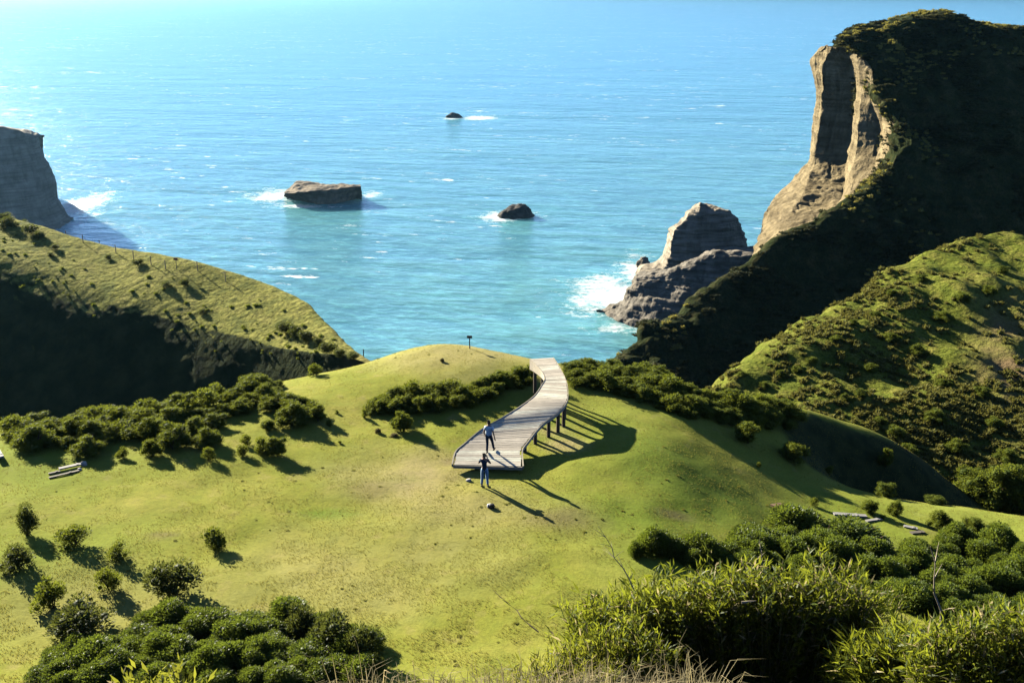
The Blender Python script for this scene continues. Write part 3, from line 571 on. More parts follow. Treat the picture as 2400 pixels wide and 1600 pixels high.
def person(loc, rz, label, J, cols, hairlen):
    root = empty('person', loc, rz); tag(root, label, 'person')
    v, e, r = [], [], []
    def add(p, rad, to=None):
        v.append(p); r.append(rad)
        if to is not None: e.append((to, len(v) - 1))
        return len(v) - 1
    lx, ly = J.get('lean', (0, 0)); up = lambda z: (lx * (z - .93), ly * (z - .93), z)
    pel = add(up(.95), (.155, .105)); wa = add(up(1.10), (.140, .095), pel); ch = add(up(1.28), (.165, .11), wa); ct = add(up(1.41), (.13, .085), ch)
    nk = add(up(1.50), .055, ct); h1 = add((up(1.57)[0], up(1.57)[1] + .015, 1.57), (.062, .070), nk); h2 = add((up(1.65)[0], up(1.65)[1] + .02, 1.65), (.074, .09), h1); h3 = add((up(1.725)[0], up(1.7)[1] + .01, 1.725), (.055, .065), h2)
    add((up(1.63)[0], up(1.63)[1] + .115, 1.625), .014, h2)                                   # nose
    for sx in (-1, 1): add((up(1.63)[0] + sx * .085, up(1.63)[1] + .0, 1.63), (.012, .022), h2)   # ears
    tors = list(range(0, 5)); hands = {}
    for sx, key in ((-1, 'l'), (1, 'r')):
        sh = add((up(1.40)[0] + sx * .165, up(1.40)[1], 1.405), .058, ct); el = J['elbow_' + key]; wr = J['wrist_' + key]
        mid = tuple((np.array(v[sh]) + np.array(el)) / 2); m_ = add(mid, .048, sh); e1 = add(el, .040, m_); w1 = add(wr, .027, e1)
        fw = np.array(wr) - np.array(el); fw = fw / np.linalg.norm(fw); side = np.cross(fw, [0, 1, 0.3]); side /= np.linalg.norm(side)
        pa = add(tuple(np.array(wr) + fw * .055), (.036, .018), w1)
        for q, (off, ln) in enumerate(((-.028, .065), (-.010, .078), (.010, .074), (.027, .058))):
            f1 = add(tuple(np.array(wr) + fw * .10 + side * off), .009, pa); add(tuple(np.array(wr) + fw * (.10 + ln) + side * off * 1.25 + np.array([0, .02, -.004 * q])), .007, f1)
        th_ = add(tuple(np.array(wr) + fw * .05 + side * -.048 + np.array([0, .012, 0])), .010, pa); add(tuple(np.array(wr) + fw * .085 + side * -.066 + np.array([0, .02, 0])), .008, th_)
        hip = add((sx * .092, 0, .90), .098, pel); kn = add(J['knee_' + key], .062, hip); cf_ = tuple(np.array(J['knee_' + key]) * .6 + np.array(J['ankle_' + key]) * .4); cf = add(cf_, .058, kn); an = add(J['ankle_' + key], .040, cf)
        hands[key] = (sh, m_, e1, hip, kn, cf, an)
    body = skin('body', v, e, r, M_skin, root, pel, 1)
    # shirt with short sleeves
    V2, E2, R2_ = [], [], []
    for i in range(0, 4): V2.append(v[i] if i else up(.84)); R2_.append(tuple(x + (.036 if i == 0 else .028 if i == 1 else .018) for x in (r[i] if hasattr(r[i], '__len__') else (r[i], r[i]))));
    E2 = [(0, 1), (1, 2), (2, 3)]; V2.append(up(1.465)); R2_.append((.07, .065)); E2.append((3, 4))
    for key in 'lr':
        sh, m_, e1, *_ = hands[key]; n = len(V2); V2 += [v[sh], v[m_], tuple(np.array(v[m_]) * .7 + np.array(v[e1]) * .3)]; R2_ += [.072, .064, .060]; E2 += [(3, n), (n, n + 1), (n + 1, n + 2)]
    skin('shirt', V2, E2, R2_, cols[0], root, 0, 1)
    V3, E3, R3 = [up(1.06), (0, 0, .93)], [(0, 1)], [(.172, .130), (.178, .134)]
    for key in 'lr':
        *_, hip, kn, cf, an = hands[key]; n = len(V3); a3 = np.array(v[an])
        V3 += [v[hip], v[kn], v[cf], tuple(a3 + (np.array(v[cf]) - a3) * .12)]; R3 += [.104, .072, .068, .060]; E3 += [(1, n), (n, n + 1), (n + 1, n + 2), (n + 2, n + 3)]
    skin('trousers', V3, E3, R3, cols[1], root, 0, 1)
    for key in 'lr':
        a3 = np.array(v[hands[key][-1]]); k3 = np.array(v[hands[key][-2]]); dn = (a3 - k3) / np.linalg.norm(a3 - k3); toe = np.array(J.get('toe_' + key, (0, .19, -.045)))
        skin('shoe', [tuple(a3 - toe * .28 + dn * .03), tuple(a3 + dn * .035), tuple(a3 + toe * .55 + dn * .02), tuple(a3 + toe)], [(0, 1), (1, 2), (2, 3)], [(.045, .04), (.048, .042), (.048, .035), (.036, .026)], M_sole, root, 1, 1)
    x0, y0, _ = up(1.66)
    skin('hair', [(x0, y0 - .035, 1.60), (x0, y0 - .02, 1.66), (x0, y0 + .0, 1.72), (x0, y0 + .055, 1.735)], [(0, 1), (1, 2), (2, 3)], [(.062, .045), (.080, .075), (.074, .082), (.055, .045)], cols[2], root, 1, 2)
    return root
M_blue = m_flat('pale_blue_cotton', (.70, .82, .86), .85, .1, .12); M_jean = m_flat('dark_denim', (.035, .055, .09), .85, .1, .25); M_navy = m_flat('navy_cotton', (.04, .06, .09), .85, .1, .2)
M_lj = m_flat('faded_denim', (.36, .50, .62), .85, .1, .2); M_dh = m_flat('dark_hair', (.012, .009, .007), .5, .3, .3); M_gh = m_flat('greying_hair', (.16, .13, .10), .6, .3, .3)
a_ = PZ(1146, 1066, .45)
k_ = float(np.argmin([np.linalg.norm(Cd[i][:2] - a_[:2]) for i in range(400)])); a_[2] = float(Cd[int(k_)][2]) + .012
person(tuple(a_), R(-12), 'person in a pale blue shirt and dark jeans walking up the boardwalk', dict(
    elbow_l=(-.235, -.03, 1.14), wrist_l=(-.225, .10, .92), elbow_r=(.25, -.09, 1.16), wrist_r=(.315, -.10, .91),
    knee_l=(-.09, .05, .50), ankle_l=(-.085, -.08, .085), knee_r=(.135, .19, .53), ankle_r=(.19, .24, .13), toe_r=(.03, .18, .0), lean=(0, .06)), (M_blue, M_jean, M_dh), 0)
b_ = ghit(1136, 1141); b_[2] = float(gz(b_[0], b_[1]))
pb = person(tuple(b_), R(-4), 'person in a dark navy shirt and faded jeans standing on the grass before the boardwalk', dict(
    elbow_l=(-.29, .07, 1.20), wrist_l=(-.13, .27, 1.38), elbow_r=(.29, .07, 1.20), wrist_r=(.12, .27, 1.38),
    knee_l=(-.115, .02, .50), ankle_l=(-.14, -.01, .085), knee_r=(.115, .02, .50), ankle_r=(.15, -.01, .085), lean=(-.02, .0)), (M_navy, M_lj, M_gh), 0)
mb = MB(); M = pb.matrix_basis @ Matrix.Translation((0, .40, 1.47)); cm = empty('camera', M.translation, R(-4)); 
mb.box(Matrix.Translation((0, 0, 0)), .13, .05, .085); mb.box(Matrix.Translation((0, 0, .052)), .05, .04, .022); mb.build('camera_body', M_sole, cm); mb = MB(); mb.tube([(0, .025, 0), (0, .085, 0)], .033, 12); mb.build('lens', M_sole, cm)
tag(cm, 'small black camera held up in the hands of the standing person', 'camera')

# ------------------------------------------------------------------ signs, fence, loose timber, small things
M_sign = m_flat('dull_red_paint', (.20, .085, .06), .6, .3, .3); M_gpost = m_wood('grey_post', (.16, .14, .11))
def sign(base, h, bw, bh, label, m):
    r_ = empty('warning_sign', tuple(base)); tag(r_, label, 'sign'); mb = MB(); mb.tube([(0, 0, -.3), (0, 0, h)], .035, 7); mb.build('post', M_gpost, r_)
    mb = MB(); mb.box(Matrix.Translation((0, -.045, h - bh * .3)), bw, .03, bh); mb.build('board', m, r_); return r_
s1 = ghit(1101, 817); sign(s1, .86, .34, .17, 'small dark sign on a post at the sea end of the meadow', m_flat('dark_board', (.06, .045, .04), .6, .3))
def near(Gr, px, py, tol=1e9):          # point of a hill surface seen at a pixel
    x, y, d_ = proj(Gr); e_ = (x - px) ** 2 + (y - py) ** 2
    k = np.unravel_index(np.argmin(e_ + np.where(e_ < 60, d_ * .2, 50)), e_.shape); return Gr[k]
sign(near(GL, 413, 630), 1.15, .42, .24, 'small reddish sign on a post along the fence of the left hill', M_sign)
fn = empty('wire_fence', near(GL, 330, 600)); tag(fn, 'thin post and wire fence along the crest of the left hill', 'fence'); fo = np.array(fn.location); tops = []
for px, py in [(158, 560), (196, 570), (235, 583), (273, 594), (313, 608), (353, 620), (389, 631), (428, 632), (462, 634), (490, 643), (527, 660)]:
    q = near(GL, px, py); mb = MB(); mb.tube([q - fo - (0, 0, .3), q - fo + (0, 0, 1.0)], .045, 6); mb.build('post', M_gpost, fn); tops.append(q - fo)
for hw in (.85, .5):
    mb = MB(); mb.tube([t_ + (0, 0, hw) for t_ in tops], .008, 4); mb.build('wire', m_flat('wire', (.12, .11, .10), .5, .4), fn)
q = ghit(852, 838); mb = MB(); mb.tube([(0, 0, -.2), (.03, 0, .9)], .05, 7); o = mb.build('fence_post', M_gpost); o.location = q; tag(o, 'single leaning fence post at the foot of the left hill by the meadow edge', 'post')
M_pl = m_wood('bleached_plank', (.36, .345, .31), .2)
def plank(p0, p1, w_, th_, label, m, lift=.06):
    a, b = ghit(*p0), ghit(*p1); a[2] = float(gz(a[0], a[1])) + lift; b[2] = float(gz(b[0], b[1])) + lift; v_ = Vector(b - a); mb = MB(); n = 5
    mb.box(Matrix.Identity(4), v_.length, w_, th_); mb.box(Matrix.Translation((v_.length * .2, 0, th_ * .5 + .012)), .1, w_ * .96, .02)
    o = mb.build('timber_plank', m); o.location = Vector((a + b) / 2); o.rotation_euler = v_.to_track_quat('X', 'Z').to_euler(); return tag(o, label, 'plank')
plank((139, 1103), (200, 1089), .20, .07, 'bleached timber plank lying on the grass in front of the left thicket', M_pl, .10)
plank((114, 1112), (142, 1106), .12, .06, 'short grey timber end beside the bleached plank by the left thicket', M_gpost, .04)
plank((115, 1121), (186, 1104), .13, .05, 'lowest weathered beam of the loose timber by the left thicket', M_gpost, .04)
plank((1953, 1205), (2030, 1211), .26, .08, 'long pale timber plank lying behind the right shrubs', M_pl, .05)
plank((2030, 1222), (2066, 1217), .18, .06, 'short weathered plank beside the pair of shrubs at right', M_pl, .04)
plank((2118, 1234), (2150, 1240), .22, .06, 'tan board end lying among scraps near the lone round shrub at right', M_pl, .04)
plank((2135, 1250), (2165, 1247), .22, .06, 'dark grey board lying just below the tan board at right', M_gpost, .04)
plank((1810, 1188), (1833, 1184), .30, .10, 'small brown board on the grass left of the right thicket', m_wood('brown_board', (.20, .13, .07)), .05)
plank((-6, 1066), (4, 1083), .3, .1, 'pale board cut off by the left edge of the view', M_pl, .25)
def lumpobj(name, px, py, w_, h, m, label, cat, seed):
    q = ghit(px, py); th = np.linspace(0, 2 * math.pi, 20, endpoint=False); rows = [np.stack([np.cos(th) * w_ / 2 * r, np.sin(th) * w_ / 2.4 * r, np.full(20, z * h)], -1) for r, z in ((.9, -.1), (1.0, .25), (.85, .65), (.55, .92), (.02, 1.0))]
    G = cr(np.array(rows), 16); G = G * (1 + .22 * fbm(G + seed, w_ * .5, 3, seed))[..., None]; o = link(name, mesh_np(name, G.reshape(-1, 3), gridF(20, 16, True), True), m); o.location = (q[0], q[1], float(gz(q[0], q[1]))); return tag(o, label, cat)
M_stone = m_flat('pale_stone', (.50, .46, .40), .9, .1, .2, 6)
lumpobj('stone', 1098, 1127, .28, .12, M_stone, 'small pale stone on the bare grass left of the standing person', 'stone', 2)
bp = empty('backpack', ghit(1152, 1190), R(20)); bp.scale = (.85, .85, .8); tag(bp, 'small black and white backpack lying on the grass in front of the standing person', 'backpack')
G = np.array([[(math.copysign(abs(math.cos(a)) ** .6, math.cos(a)) * .17 * r, math.copysign(abs(math.sin(a)) ** .6, math.sin(a)) * .13 * r, z) for a in np.linspace(0, 2 * math.pi, 20, endpoint=False)] for r, z in ((.9, -.02), (1, .06), (.98, .16), (.75, .24), (.05, .26))])
b1 = link('bag', mesh_np('bag', cr(G, 14).reshape(-1, 3), gridF(20, 14, True), True), m_flat('black_nylon', (.02, .02, .022), .6, .3), bp)
b2 = link('pocket', mesh_np('pocket', (cr(G, 14) * np.array([.75, .6, .8]) + np.array([-.1, .07, .05])).reshape(-1, 3), gridF(20, 14, True), True), m_flat('white_nylon', (.65, .65, .62), .6, .3), bp)
mb = MB(); mb.tube([(.1, -.05, .2), (.2, -.12, .1), (.26, -.16, .02), (.34, -.2, .02)], .018, 6); mb.build('strap', b1.data.materials[0], bp)
lumpobj('stone', 197, 1090, .30, .22, M_stone, 'pale block on top of the bleached plank by the left thicket', 'stone', 5)
lumpobj('stone', 187, 1101, .22, .12, M_stone, 'small pale stone just under the bleached plank by the left thicket', 'stone', 6)

print('walk length', Ltot, [round(float(q), 2) for q in dz], [round(float(x), 2) for x in np.linalg.norm(np.diff((LE + RE) / 2, axis=0)[:, :2], axis=1)])
# ------------------------------------------------------------------ shrubs
M_leafA = m_leaf('gorse_leaf', (.034, .054, .010), (.088, .115, .018), (.32, .36, .03), .32, .06, .7)
M_leafB = m_leaf('broad_shrub_leaf', (.030, .052, .011), (.074, .108, .018), (.27, .34, .03), .34, .14, .5)
M_leafC = m_leaf('heath_leaf', (.065, .060, .022), (.13, .115, .035), (.26, .22, .06), .3, .15, .7)
M_leafD = m_leaf('dark_shrub_leaf', (.022, .036, .010), (.055, .074, .018), (.18, .20, .03), .32, .1, .6)
M_stem = m_flat('woody_stem', (.09, .065, .04), .9, .1, .3)
def unit(n, r=rng):
    v = r.normal(size=(n, 3)); return v / np.linalg.norm(v, axis=1, keepdims=True)
def quads(pos, axis, nrm, ln, wd):      # diamond leaves
    s = np.cross(axis, nrm); s /= np.linalg.norm(s, axis=1, keepdims=True) + 1e-9; L = ln[:, None]; Wd = wd[:, None]
    V = np.stack([pos, pos + axis * L * .5 + s * Wd * .5, pos + axis * L, pos + axis * L * .5 - s * Wd * .5], 1)
    return V.reshape(-1, 3), np.arange(len(pos) * 4).reshape(-1, 4)
def bush_arrays(seed, nl, leaves, ls, spiky=0.0, flat=1.0, rag=0.0):
    r = np.random.default_rng(seed); cs, rs = [], []
    for i in range(nl):
        el = math.asin(r.uniform(.0, 1.0) ** .8); az = r.uniform(0, 2 * math.pi); q = r.uniform(.22, .36 + rag); rad = r.uniform(.075, .17) if nl > 15 else r.uniform(.13, .22)
        cs.append((q * math.cos(el) * math.cos(az) * 1.05, q * math.cos(el) * math.sin(az) * 1.05, .18 + (q * 2.0 * math.sin(el)) * flat)); rs.append(rad)
    cs.append((0, 0, .36)); rs.append(.33 - rag); cs = np.array(cs); rs = np.array(rs)
    k = r.choice(len(rs), leaves * 3, p=rs ** 2 / (rs ** 2).sum()); d = unit(leaves * 3, r); p = cs[k] + d * (rs[k] * np.where(r.random(leaves * 3) < .22, r.uniform(1.0, 1.5, leaves * 3), r.uniform(.80, 1.06 + spiky, leaves * 3)))[:, None]
    dist = np.linalg.norm(p[:, None] - cs[None], axis=2) / rs[None]; ok = (dist.min(1) > .8) & (p[:, 2] > .01); p, d = p[ok][:leaves], d[ok][:leaves]; n = len(p)
    ax = d + unit(n, r) * .8 + np.array([0, 0, .35 + spiky]); ax /= np.linalg.norm(ax, axis=1, keepdims=True); nm = d + unit(n, r) * .7
    ln = ls * r.uniform(.7, 1.4, n) * (1 + spiky); V, F = quads(p - ax * ln[:, None] * .3, ax, nm, ln, ln * r.uniform(.45, .7, n) / (1 + spiky))
    th = np.linspace(0, 2 * math.pi, 8, endpoint=False); ph = np.linspace(.05, math.pi - .05, 6)
    sp = np.stack([np.sin(ph)[:, None] * np.cos(th), np.sin(ph)[:, None] * np.sin(th), np.cos(ph)[:, None] * np.ones(8)], -1).reshape(-1, 3); sf = gridF(8, 6, True)
    Vs, Fs, m = [V], [F], len(V)
    for c, q in zip(cs, rs): Vs.append(c + sp * q * (.80 - .25 * min(1, spiky * 2))); Fs.append(sf + m); m += len(sp)
    V = np.concatenate(Vs); V[:, 2] = np.maximum(V[:, 2], -.02); V[:, 2] /= 0.95; return V, np.concatenate(Fs)
def stem_mesh(seed):
    r = random.Random(seed); mb = MB()
    for k in range(7):
        a = r.uniform(0, 6.28); b = r.uniform(.15, .4); h = r.uniform(.5, .95)
        mb.tube([(math.cos(a) * .03, math.sin(a) * .03, -.12), (math.cos(a) * b * .4, math.sin(a) * b * .4, h * .4), (math.cos(a) * b, math.sin(a) * b, h)], [.028, .02, .006], 5)
    me = bpy.data.meshes.new('stems'); me.from_pydata(mb.v, [], mb.f); me.materials.append(M_stem); return me
def proto(seed, nl, leaves, ls, m, spiky=0.0, flat=1.0, rag=0.0):
    V, F = bush_arrays(seed, nl, leaves, ls, spiky, flat, rag); me = mesh_np('foliage', V, F); me.materials.append(m); return me
PA = [proto(100 + i, 40, 5000, .040, M_leafA, .14, .8 + .1 * i, .07) for i in range(5)]            # dense gorse domes
PS = [proto(120 + i, 12, 1500, .066, M_leafA, .45, 1.0, .10) for i in range(4)]         # small round shrubs
PB = [proto(140 + i, 34, 6500, .046, M_leafB, .55, 1.0) for i in range(4)]   # leafy, upright
PD = [proto(160 + i, 13, 2300, .056, M_leafD, .42, 1.05, .12) for i in range(3)]  # dark, ragged
PC = [proto(180 + i, 14, 1200, .070, M_leafC, .1) for i in range(3)]         # brown heath
STM = [stem_mesh(i) for i in range(3)]
nsh = [0]
def shrub(loc, w_, h_, pool, label, group=None, parts=True, name=None, cat='shrub'):
    name = name or ('leafy_shrub' if pool is PB else 'heath_shrub' if pool is PC else 'dark_shrub' if pool is PD else 'gorse_bush')
    me = pool[nsh[0] % len(pool)]; nsh[0] += 1; rz = random.uniform(0, 6.28); sc_ = (w_ * random.uniform(.93, 1.07), w_ * random.uniform(.93, 1.07), h_)
    if parts:
        r_ = empty(name, tuple(loc), rz); r_.scale = sc_
        f = bpy.data.objects.new('foliage', me); C.objects.link(f); f.parent = r_
        s = bpy.data.objects.new('stems', STM[nsh[0] % 3]); C.objects.link(s); s.parent = r_
    else:
        r_ = bpy.data.objects.new(name, me); C.objects.link(r_); r_.location = tuple(loc); r_.rotation_euler = (0, 0, rz); r_.scale = sc_
    return tag(r_, label, cat, group)
def shrub_px(cx, by, wpx, hpx, pool, label, group=None, parts=True):     # displayed-photo units, foot of the shrub at (cx, by)
    k = 2400 / 2352; q = ghit(cx * k, by * k); _, _, dep = proj(q); m_ = dep / FPX * k
    w_ = wpx * m_ * (.84 if pool is PD else .95); h_ = max(.34 * w_, hpx * m_ * .98 - .12 * w_); q = q + np.array([0, w_ * .35, 0]); q[2] = float(gz(q[0], q[1])) - .05 * h_
    return shrub(q, w_, h_, pool, label, group, parts)
iso = [
 (56, 1236, 62, 70, PD, 'upright dark shrub with a small knob on top, nearest below the bleached plank'),
 (160, 1262, 76, 52, PS, 'wide rounded shrub with a tilted right shadow, second in the scattered left group'),
 (32, 1316, 80, 62, PD, 'dark shrub cut by the left edge of the view above the lower left thicket'),
 (268, 1294, 52, 42, PS, 'small lone shrub with a shadow tail midway between the thickets on the left'),
 (488, 1268, 60, 52, PS, 'lone round shrub nearest the middle of the meadow, its shadow two-lobed'),
 (248, 1366, 58, 58, PS, 'small top-heavy shrub above and left of the broad brownish shrub'),
 (108, 1408, 80, 78, PS, 'pale-topped leaning shrub just above the dark ragged one at lower left'),
 (385, 1394, 138, 90, PD, 'broad ragged brownish shrub standing just above the lower left thicket'),
 (165, 1480, 150, 92, PD, 'large spiky dark shrub at the upper left corner of the lower left thicket'),
 (478, 1062, 32, 30, PS, 'small ball-shaped shrub below the front of the left thicket'),
 (345, 1056, 54, 50, PA, 'round shrub standing a little in front of the left thicket'),
 (190, 1056, 84, 56, PA, 'broad dome shrub just above the bleached timber plank'),
 (280, 1056, 30, 26, PS, 'little shrub between the broad dome shrub and the round shrub before the left thicket'),
 (563, 1027, 27, 25, PS, 'upper small round shrub of the little cluster right of the left thicket'),
 (632, 1055, 62, 46, PA, 'largest dome of the little cluster right of the left thicket'),
 (600, 1048, 36, 40, PS, 'upright middle shrub of the little cluster right of the left thicket'),
 (556, 1049, 32, 26, PS, 'ragged lowest shrub of the little cluster right of the left thicket'),
 (722, 864, 34, 30, PS, 'lone shrub by the shaded valley edge below the left hill'),
 (755, 980, 14, 16, PS, 'tiny shrub off the right end of the left thicket'),
 (773, 951, 11, 9, PS, 'tiny dark tuft on the open meadow right of the left thicket'),
 (780, 1020, 10, 8, PS, 'smallest dark tuft alone on the meadow left of the middle thicket'),
 (470, 1034, 72, 54, PA, 'large dome at the front edge of the left thicket above the ball-shaped shrub'),
 (388, 1042, 98, 66, PA, 'largest dark dome along the front of the left thicket'),
 (668, 986, 84, 58, PA, 'big dome at the right end of the left thicket'),
 (728, 972, 48, 40, PA, 'last shrub at the right tip of the left thicket'),
 (612, 992, 40, 28, PA, 'low shrub tucked in front of the right part of the left thicket'),
 (68, 1040, 100, 70, PA, 'dark dome at the left front corner of the left thicket, throwing a long shadow'),
 (592, 886, 100, 52, PA, 'tall mound at the far upper end of the left thicket'),
 (922, 998, 56, 52, PA, 'dome shrub standing out in front of the middle thicket'),
 (868, 996, 18, 14, PC, 'tiny brown tuft at the lower left of the middle thicket'),
 (905, 1004, 22, 8, PC, 'low brown scrap of heath under the dome shrub of the middle thicket'),
 (836, 962, 16, 20, PS, 'small shrub at the left tip of the middle thicket'),
 (1015, 832, 12, 9, PC, 'tiny dark tuft on the far hump of the meadow left of the sign'),
 (1216, 890, 26, 22, PS, 'shrub touching the posts of the boardwalk at its far left side'),
 (1720, 1028, 68, 50, PA, 'shrub leaning out below the right thicket, second from its lower end'),
 (1826, 1066, 72, 54, PA, 'lone dome below the tip of the right thicket on the way to the shaded gully'),
 (1905, 1092, 24, 20, PS, 'small round shrub at the edge of the shaded gully'),
 (1744, 1076, 12, 14, PS, 'little sprig on the open grass below the right thicket'),
 (2035, 1088, 36, 46, PA, 'sunlit shrub standing alone in the middle of the shaded gully'),
 (2040, 1142, 56, 34, PA, 'shrub catching light at the near lip of the shaded gully'),
 (2155, 1160, 56, 26, PA, 'low wide shrub at the foot of the shaded gully'),
 (1870, 1163, 22, 18, PS, 'small sprig just above the large shrub of the lower right thicket'),
 (2004, 1184, 48, 36, PA, 'left shrub of the pair behind the long pale plank'),
 (2060, 1188, 40, 38, PA, 'right shrub of the pair behind the long pale plank'),
 (2028, 1194, 14, 12, PS, 'tiny shrub between and below the pair behind the long pale plank'),
 (2167, 1222, 60, 54, PA, 'lone round shrub beyond the lower right thicket, right of the tan board'),
 (2246, 1232, 68, 44, PA, 'left one of two joined shrubs near the right edge above the lower right thicket'),
 (2298, 1244, 62, 42, PA, 'right one of two joined shrubs near the right edge above the lower right thicket'),
 (1836, 1248, 150, 92, PB, 'big bushy shrub at the top of the lower right thicket, brown board to its left'),
 (1975, 1284, 190, 90, PB, 'broad dark shrub right of the big bushy one in the lower right thicket'),
 (1714, 1238, 62, 30, PB, 'low dark shrub at the left of the big bushy one of the lower right thicket'),
 (1462, 1284, 44, 44, PB, 'small dark shrub at the left end of the row behind the bamboo'),
]
for it in iso: shrub_px(*it)
def inpoly(x, y, poly):
    c = False; n = len(poly)
    for i in range(n):
        (x1, y1), (x2, y2) = poly[i], poly[i - 1]
        if (y1 > y) != (y2 > y) and x < (x2 - x1) * (y - y1) / (y2 - y1) + x1: c = not c
    return c
def thicket(poly, wr, pool, label, group, spacing, hk=(.6, .85), tries=900, parts=False, hit=ghit, most=90):
    k = 2400 / 2352; xs, ys = zip(*poly); got = []
    for _ in range(tries):
        x, y = random.uniform(min(xs), max(xs)), random.uniform(min(ys), max(ys))
        if not inpoly(x, y, poly): continue
        q = hit(x * k, y * k); w_ = random.uniform(*wr)
        if any((q[0] - g[0]) ** 2 + (q[1] - g[1]) ** 2 < (spacing * (w_ + g[2]) / 2) ** 2 for g in got): continue
        got.append((q[0], q[1], w_)); q = q.copy(); q[1] += w_ * .3
        if hit is ghit: q[2] = float(gz(q[0], q[1])) - .04
        shrub(q, w_, w_ * random.uniform(*hk), pool, label, group, parts)
        if len(got) >= most: break
    return len(got)
PAS = PA + PA + PS
print('thickets', thicket([(0, 985), (30, 1035), (110, 1040), (200, 1030), (290, 1020), (345, 1022), (430, 1010), (500, 992), (540, 965), (600, 965), (690, 965), (730, 955), (700, 930), (645, 930), (640, 885), (600, 872), (510, 892), (400, 912), (250, 940), (120, 952), (0, 962)], (.85, 1.75), PAS, 'dark green gorse shrub packed inside the big left thicket', 'gorse of the left thicket', .44, (.36, .68), 2600, False, ghit, 120),
 thicket([(838, 948), (870, 960), (945, 962), (1005, 956), (1060, 941), (1130, 926), (1150, 908), (1222, 884), (1225, 872), (1150, 884), (1070, 902), (960, 908), (870, 932)], (.8, 1.4), PAS, 'dark green gorse shrub packed in the middle thicket left of the boardwalk', 'gorse of the middle thicket', .44, (.42, .72), 1200, False, ghit, 50),
 thicket([(1300, 858), (1310, 888), (1400, 906), (1480, 924), (1545, 954), (1600, 968), (1680, 982), (1740, 990), (1800, 992), (1830, 984), (1790, 948), (1700, 932), (1620, 926), (1560, 908), (1530, 882), (1480, 866), (1400, 854), (1340, 851)], (.9, 1.8), PAS, 'dark green gorse shrub packed in the right thicket beyond the boardwalk', 'gorse of the right thicket', .42, (.36, .62), 2600, False, ghit, 110),
 thicket([(70, 1585), (120, 1515), (240, 1490), (330, 1445), (450, 1440), (560, 1448), (640, 1440), (700, 1452), (800, 1462), (850, 1490), (870, 1530), (830, 1585), (500, 1600)], (.9, 1.7), PB, 'leafy green shrub packed in the lower left thicket at the bottom edge', 'shrubs of the lower left thicket', .40, (.36, .66), 1800, True, ghit, 75),
 thicket([(1450, 1280), (1560, 1300), (1760, 1330), (1960, 1350), (2040, 1370), (2090, 1410), (2180, 1440), (2400, 1450), (2400, 1290), (2250, 1250), (2110, 1285), (1990, 1255), (1900, 1245), (1780, 1250), (1600, 1262)], (1.1, 2.0), PB, 'leafy green shrub packed in the lower right thicket behind the bamboo', 'shrubs of the lower right thicket', .42, (.42, .75), 2000, True, ghit, 95))
for cx, by, wpx, hpx in [(690, 1470, 90, 80), (760, 1500, 130, 95), (830, 1530, 90, 90), (860, 1560, 60, 60)]: shrub_px(cx, by, wpx, hpx, PD, 'dark ragged shrub at the right end of the lower left thicket', 'dark shrubs of the lower left thicket')
# brown heath on the drop beyond the boardwalk
for cx, by, wpx, hpx in [(1290, 832, 46, 22), (1322, 836, 56, 30), (1352, 838, 64, 32), (1384, 842, 50, 26), (1410, 850, 50, 20), (1440, 856, 60, 22), (1475, 860, 60, 24), (1500, 868, 40, 22), (1335, 850, 40, 16), (1370, 855, 60, 16)]:
    shrub_px(cx, by, wpx, hpx, PC, 'low brownish heath shrub on the cliff edge beyond the end of the boardwalk', 'heath shrubs on the cliff edge', False)
for px, py, s in [(130, 585, 1.2), (20, 535, 2.6), (50, 540, 2.2), (75, 550, 2.0), (95, 558, 1.6), (8, 524, 2.2), (178, 566, 1.0), (118, 600, .9), (256, 608, .9), (322, 622, 1.3), (390, 674, 1.2), (432, 670, 1.3), (670, 780, 1.8), (695, 790, 2.0), (720, 800, 1.8), (770, 830, 1.8), (745, 805, 1.2), (800, 838, 1.4), (830, 842, 1.2), (475, 735, 1.0)]:
    q = near(GL, px, py); shrub(q - (0, 0, .05), s * .8, s * .5, PD, 'dark low shrub dotted over the sunlit slope of the left hill', 'shrubs on the left hill', False)
for px, py, s in [(2150, 830, 2.2), (2040, 870, 1.6), (2090, 800, 2.0), (2210, 750, 2.2), (2320, 690, 2.0), (2255, 705, 2.0), (1960, 800, 1.4), (1900, 850, 1.5), (1830, 880, 1.4), (1870, 870, 1.3), (2190, 980, 2.0), (2100, 1020, 1.8), (2060, 990, 1.5), (2240, 1060, 2.4), (2130, 1060, 1.8), (2330, 1000, 2.0), (2300, 930, 1.8), (2210, 900, 1.6), (2360, 1080, 2.4), (2280, 1120, 1.8), (1980, 940, 1.4), (2020, 930, 1.4), (1740, 880, 1.1), (1790, 905, 1.2), (2090, 690, 1.5), (2160, 660, 1.5), (2350, 640, 1.6), (2050, 740, 1.5), (2000, 760, 1.3)]:
    q = near(GR, px, py); shrub(q - (0, 0, .1), s * .8, s * .42, PA, 'dark mounded shrub among the tussocks of the right green hill', 'dark shrubs on the right hill', False)
for px, py, s, h in [(2270, 1180, 3.0, 2.6), (2320, 1188, 3.6, 3.0), (2370, 1192, 3.4, 2.8), (2400, 1190, 3.0, 2.8), (2345, 1160, 3.0, 2.4), (2290, 1160, 2.4, 1.9)]:
    q = near(GR, px, py); shrub(q - (0, 0, .3), s, h, PA, 'tall dark bush in the hollow at the foot of the right green hill', 'bushes in the hollow under the right hill', True)

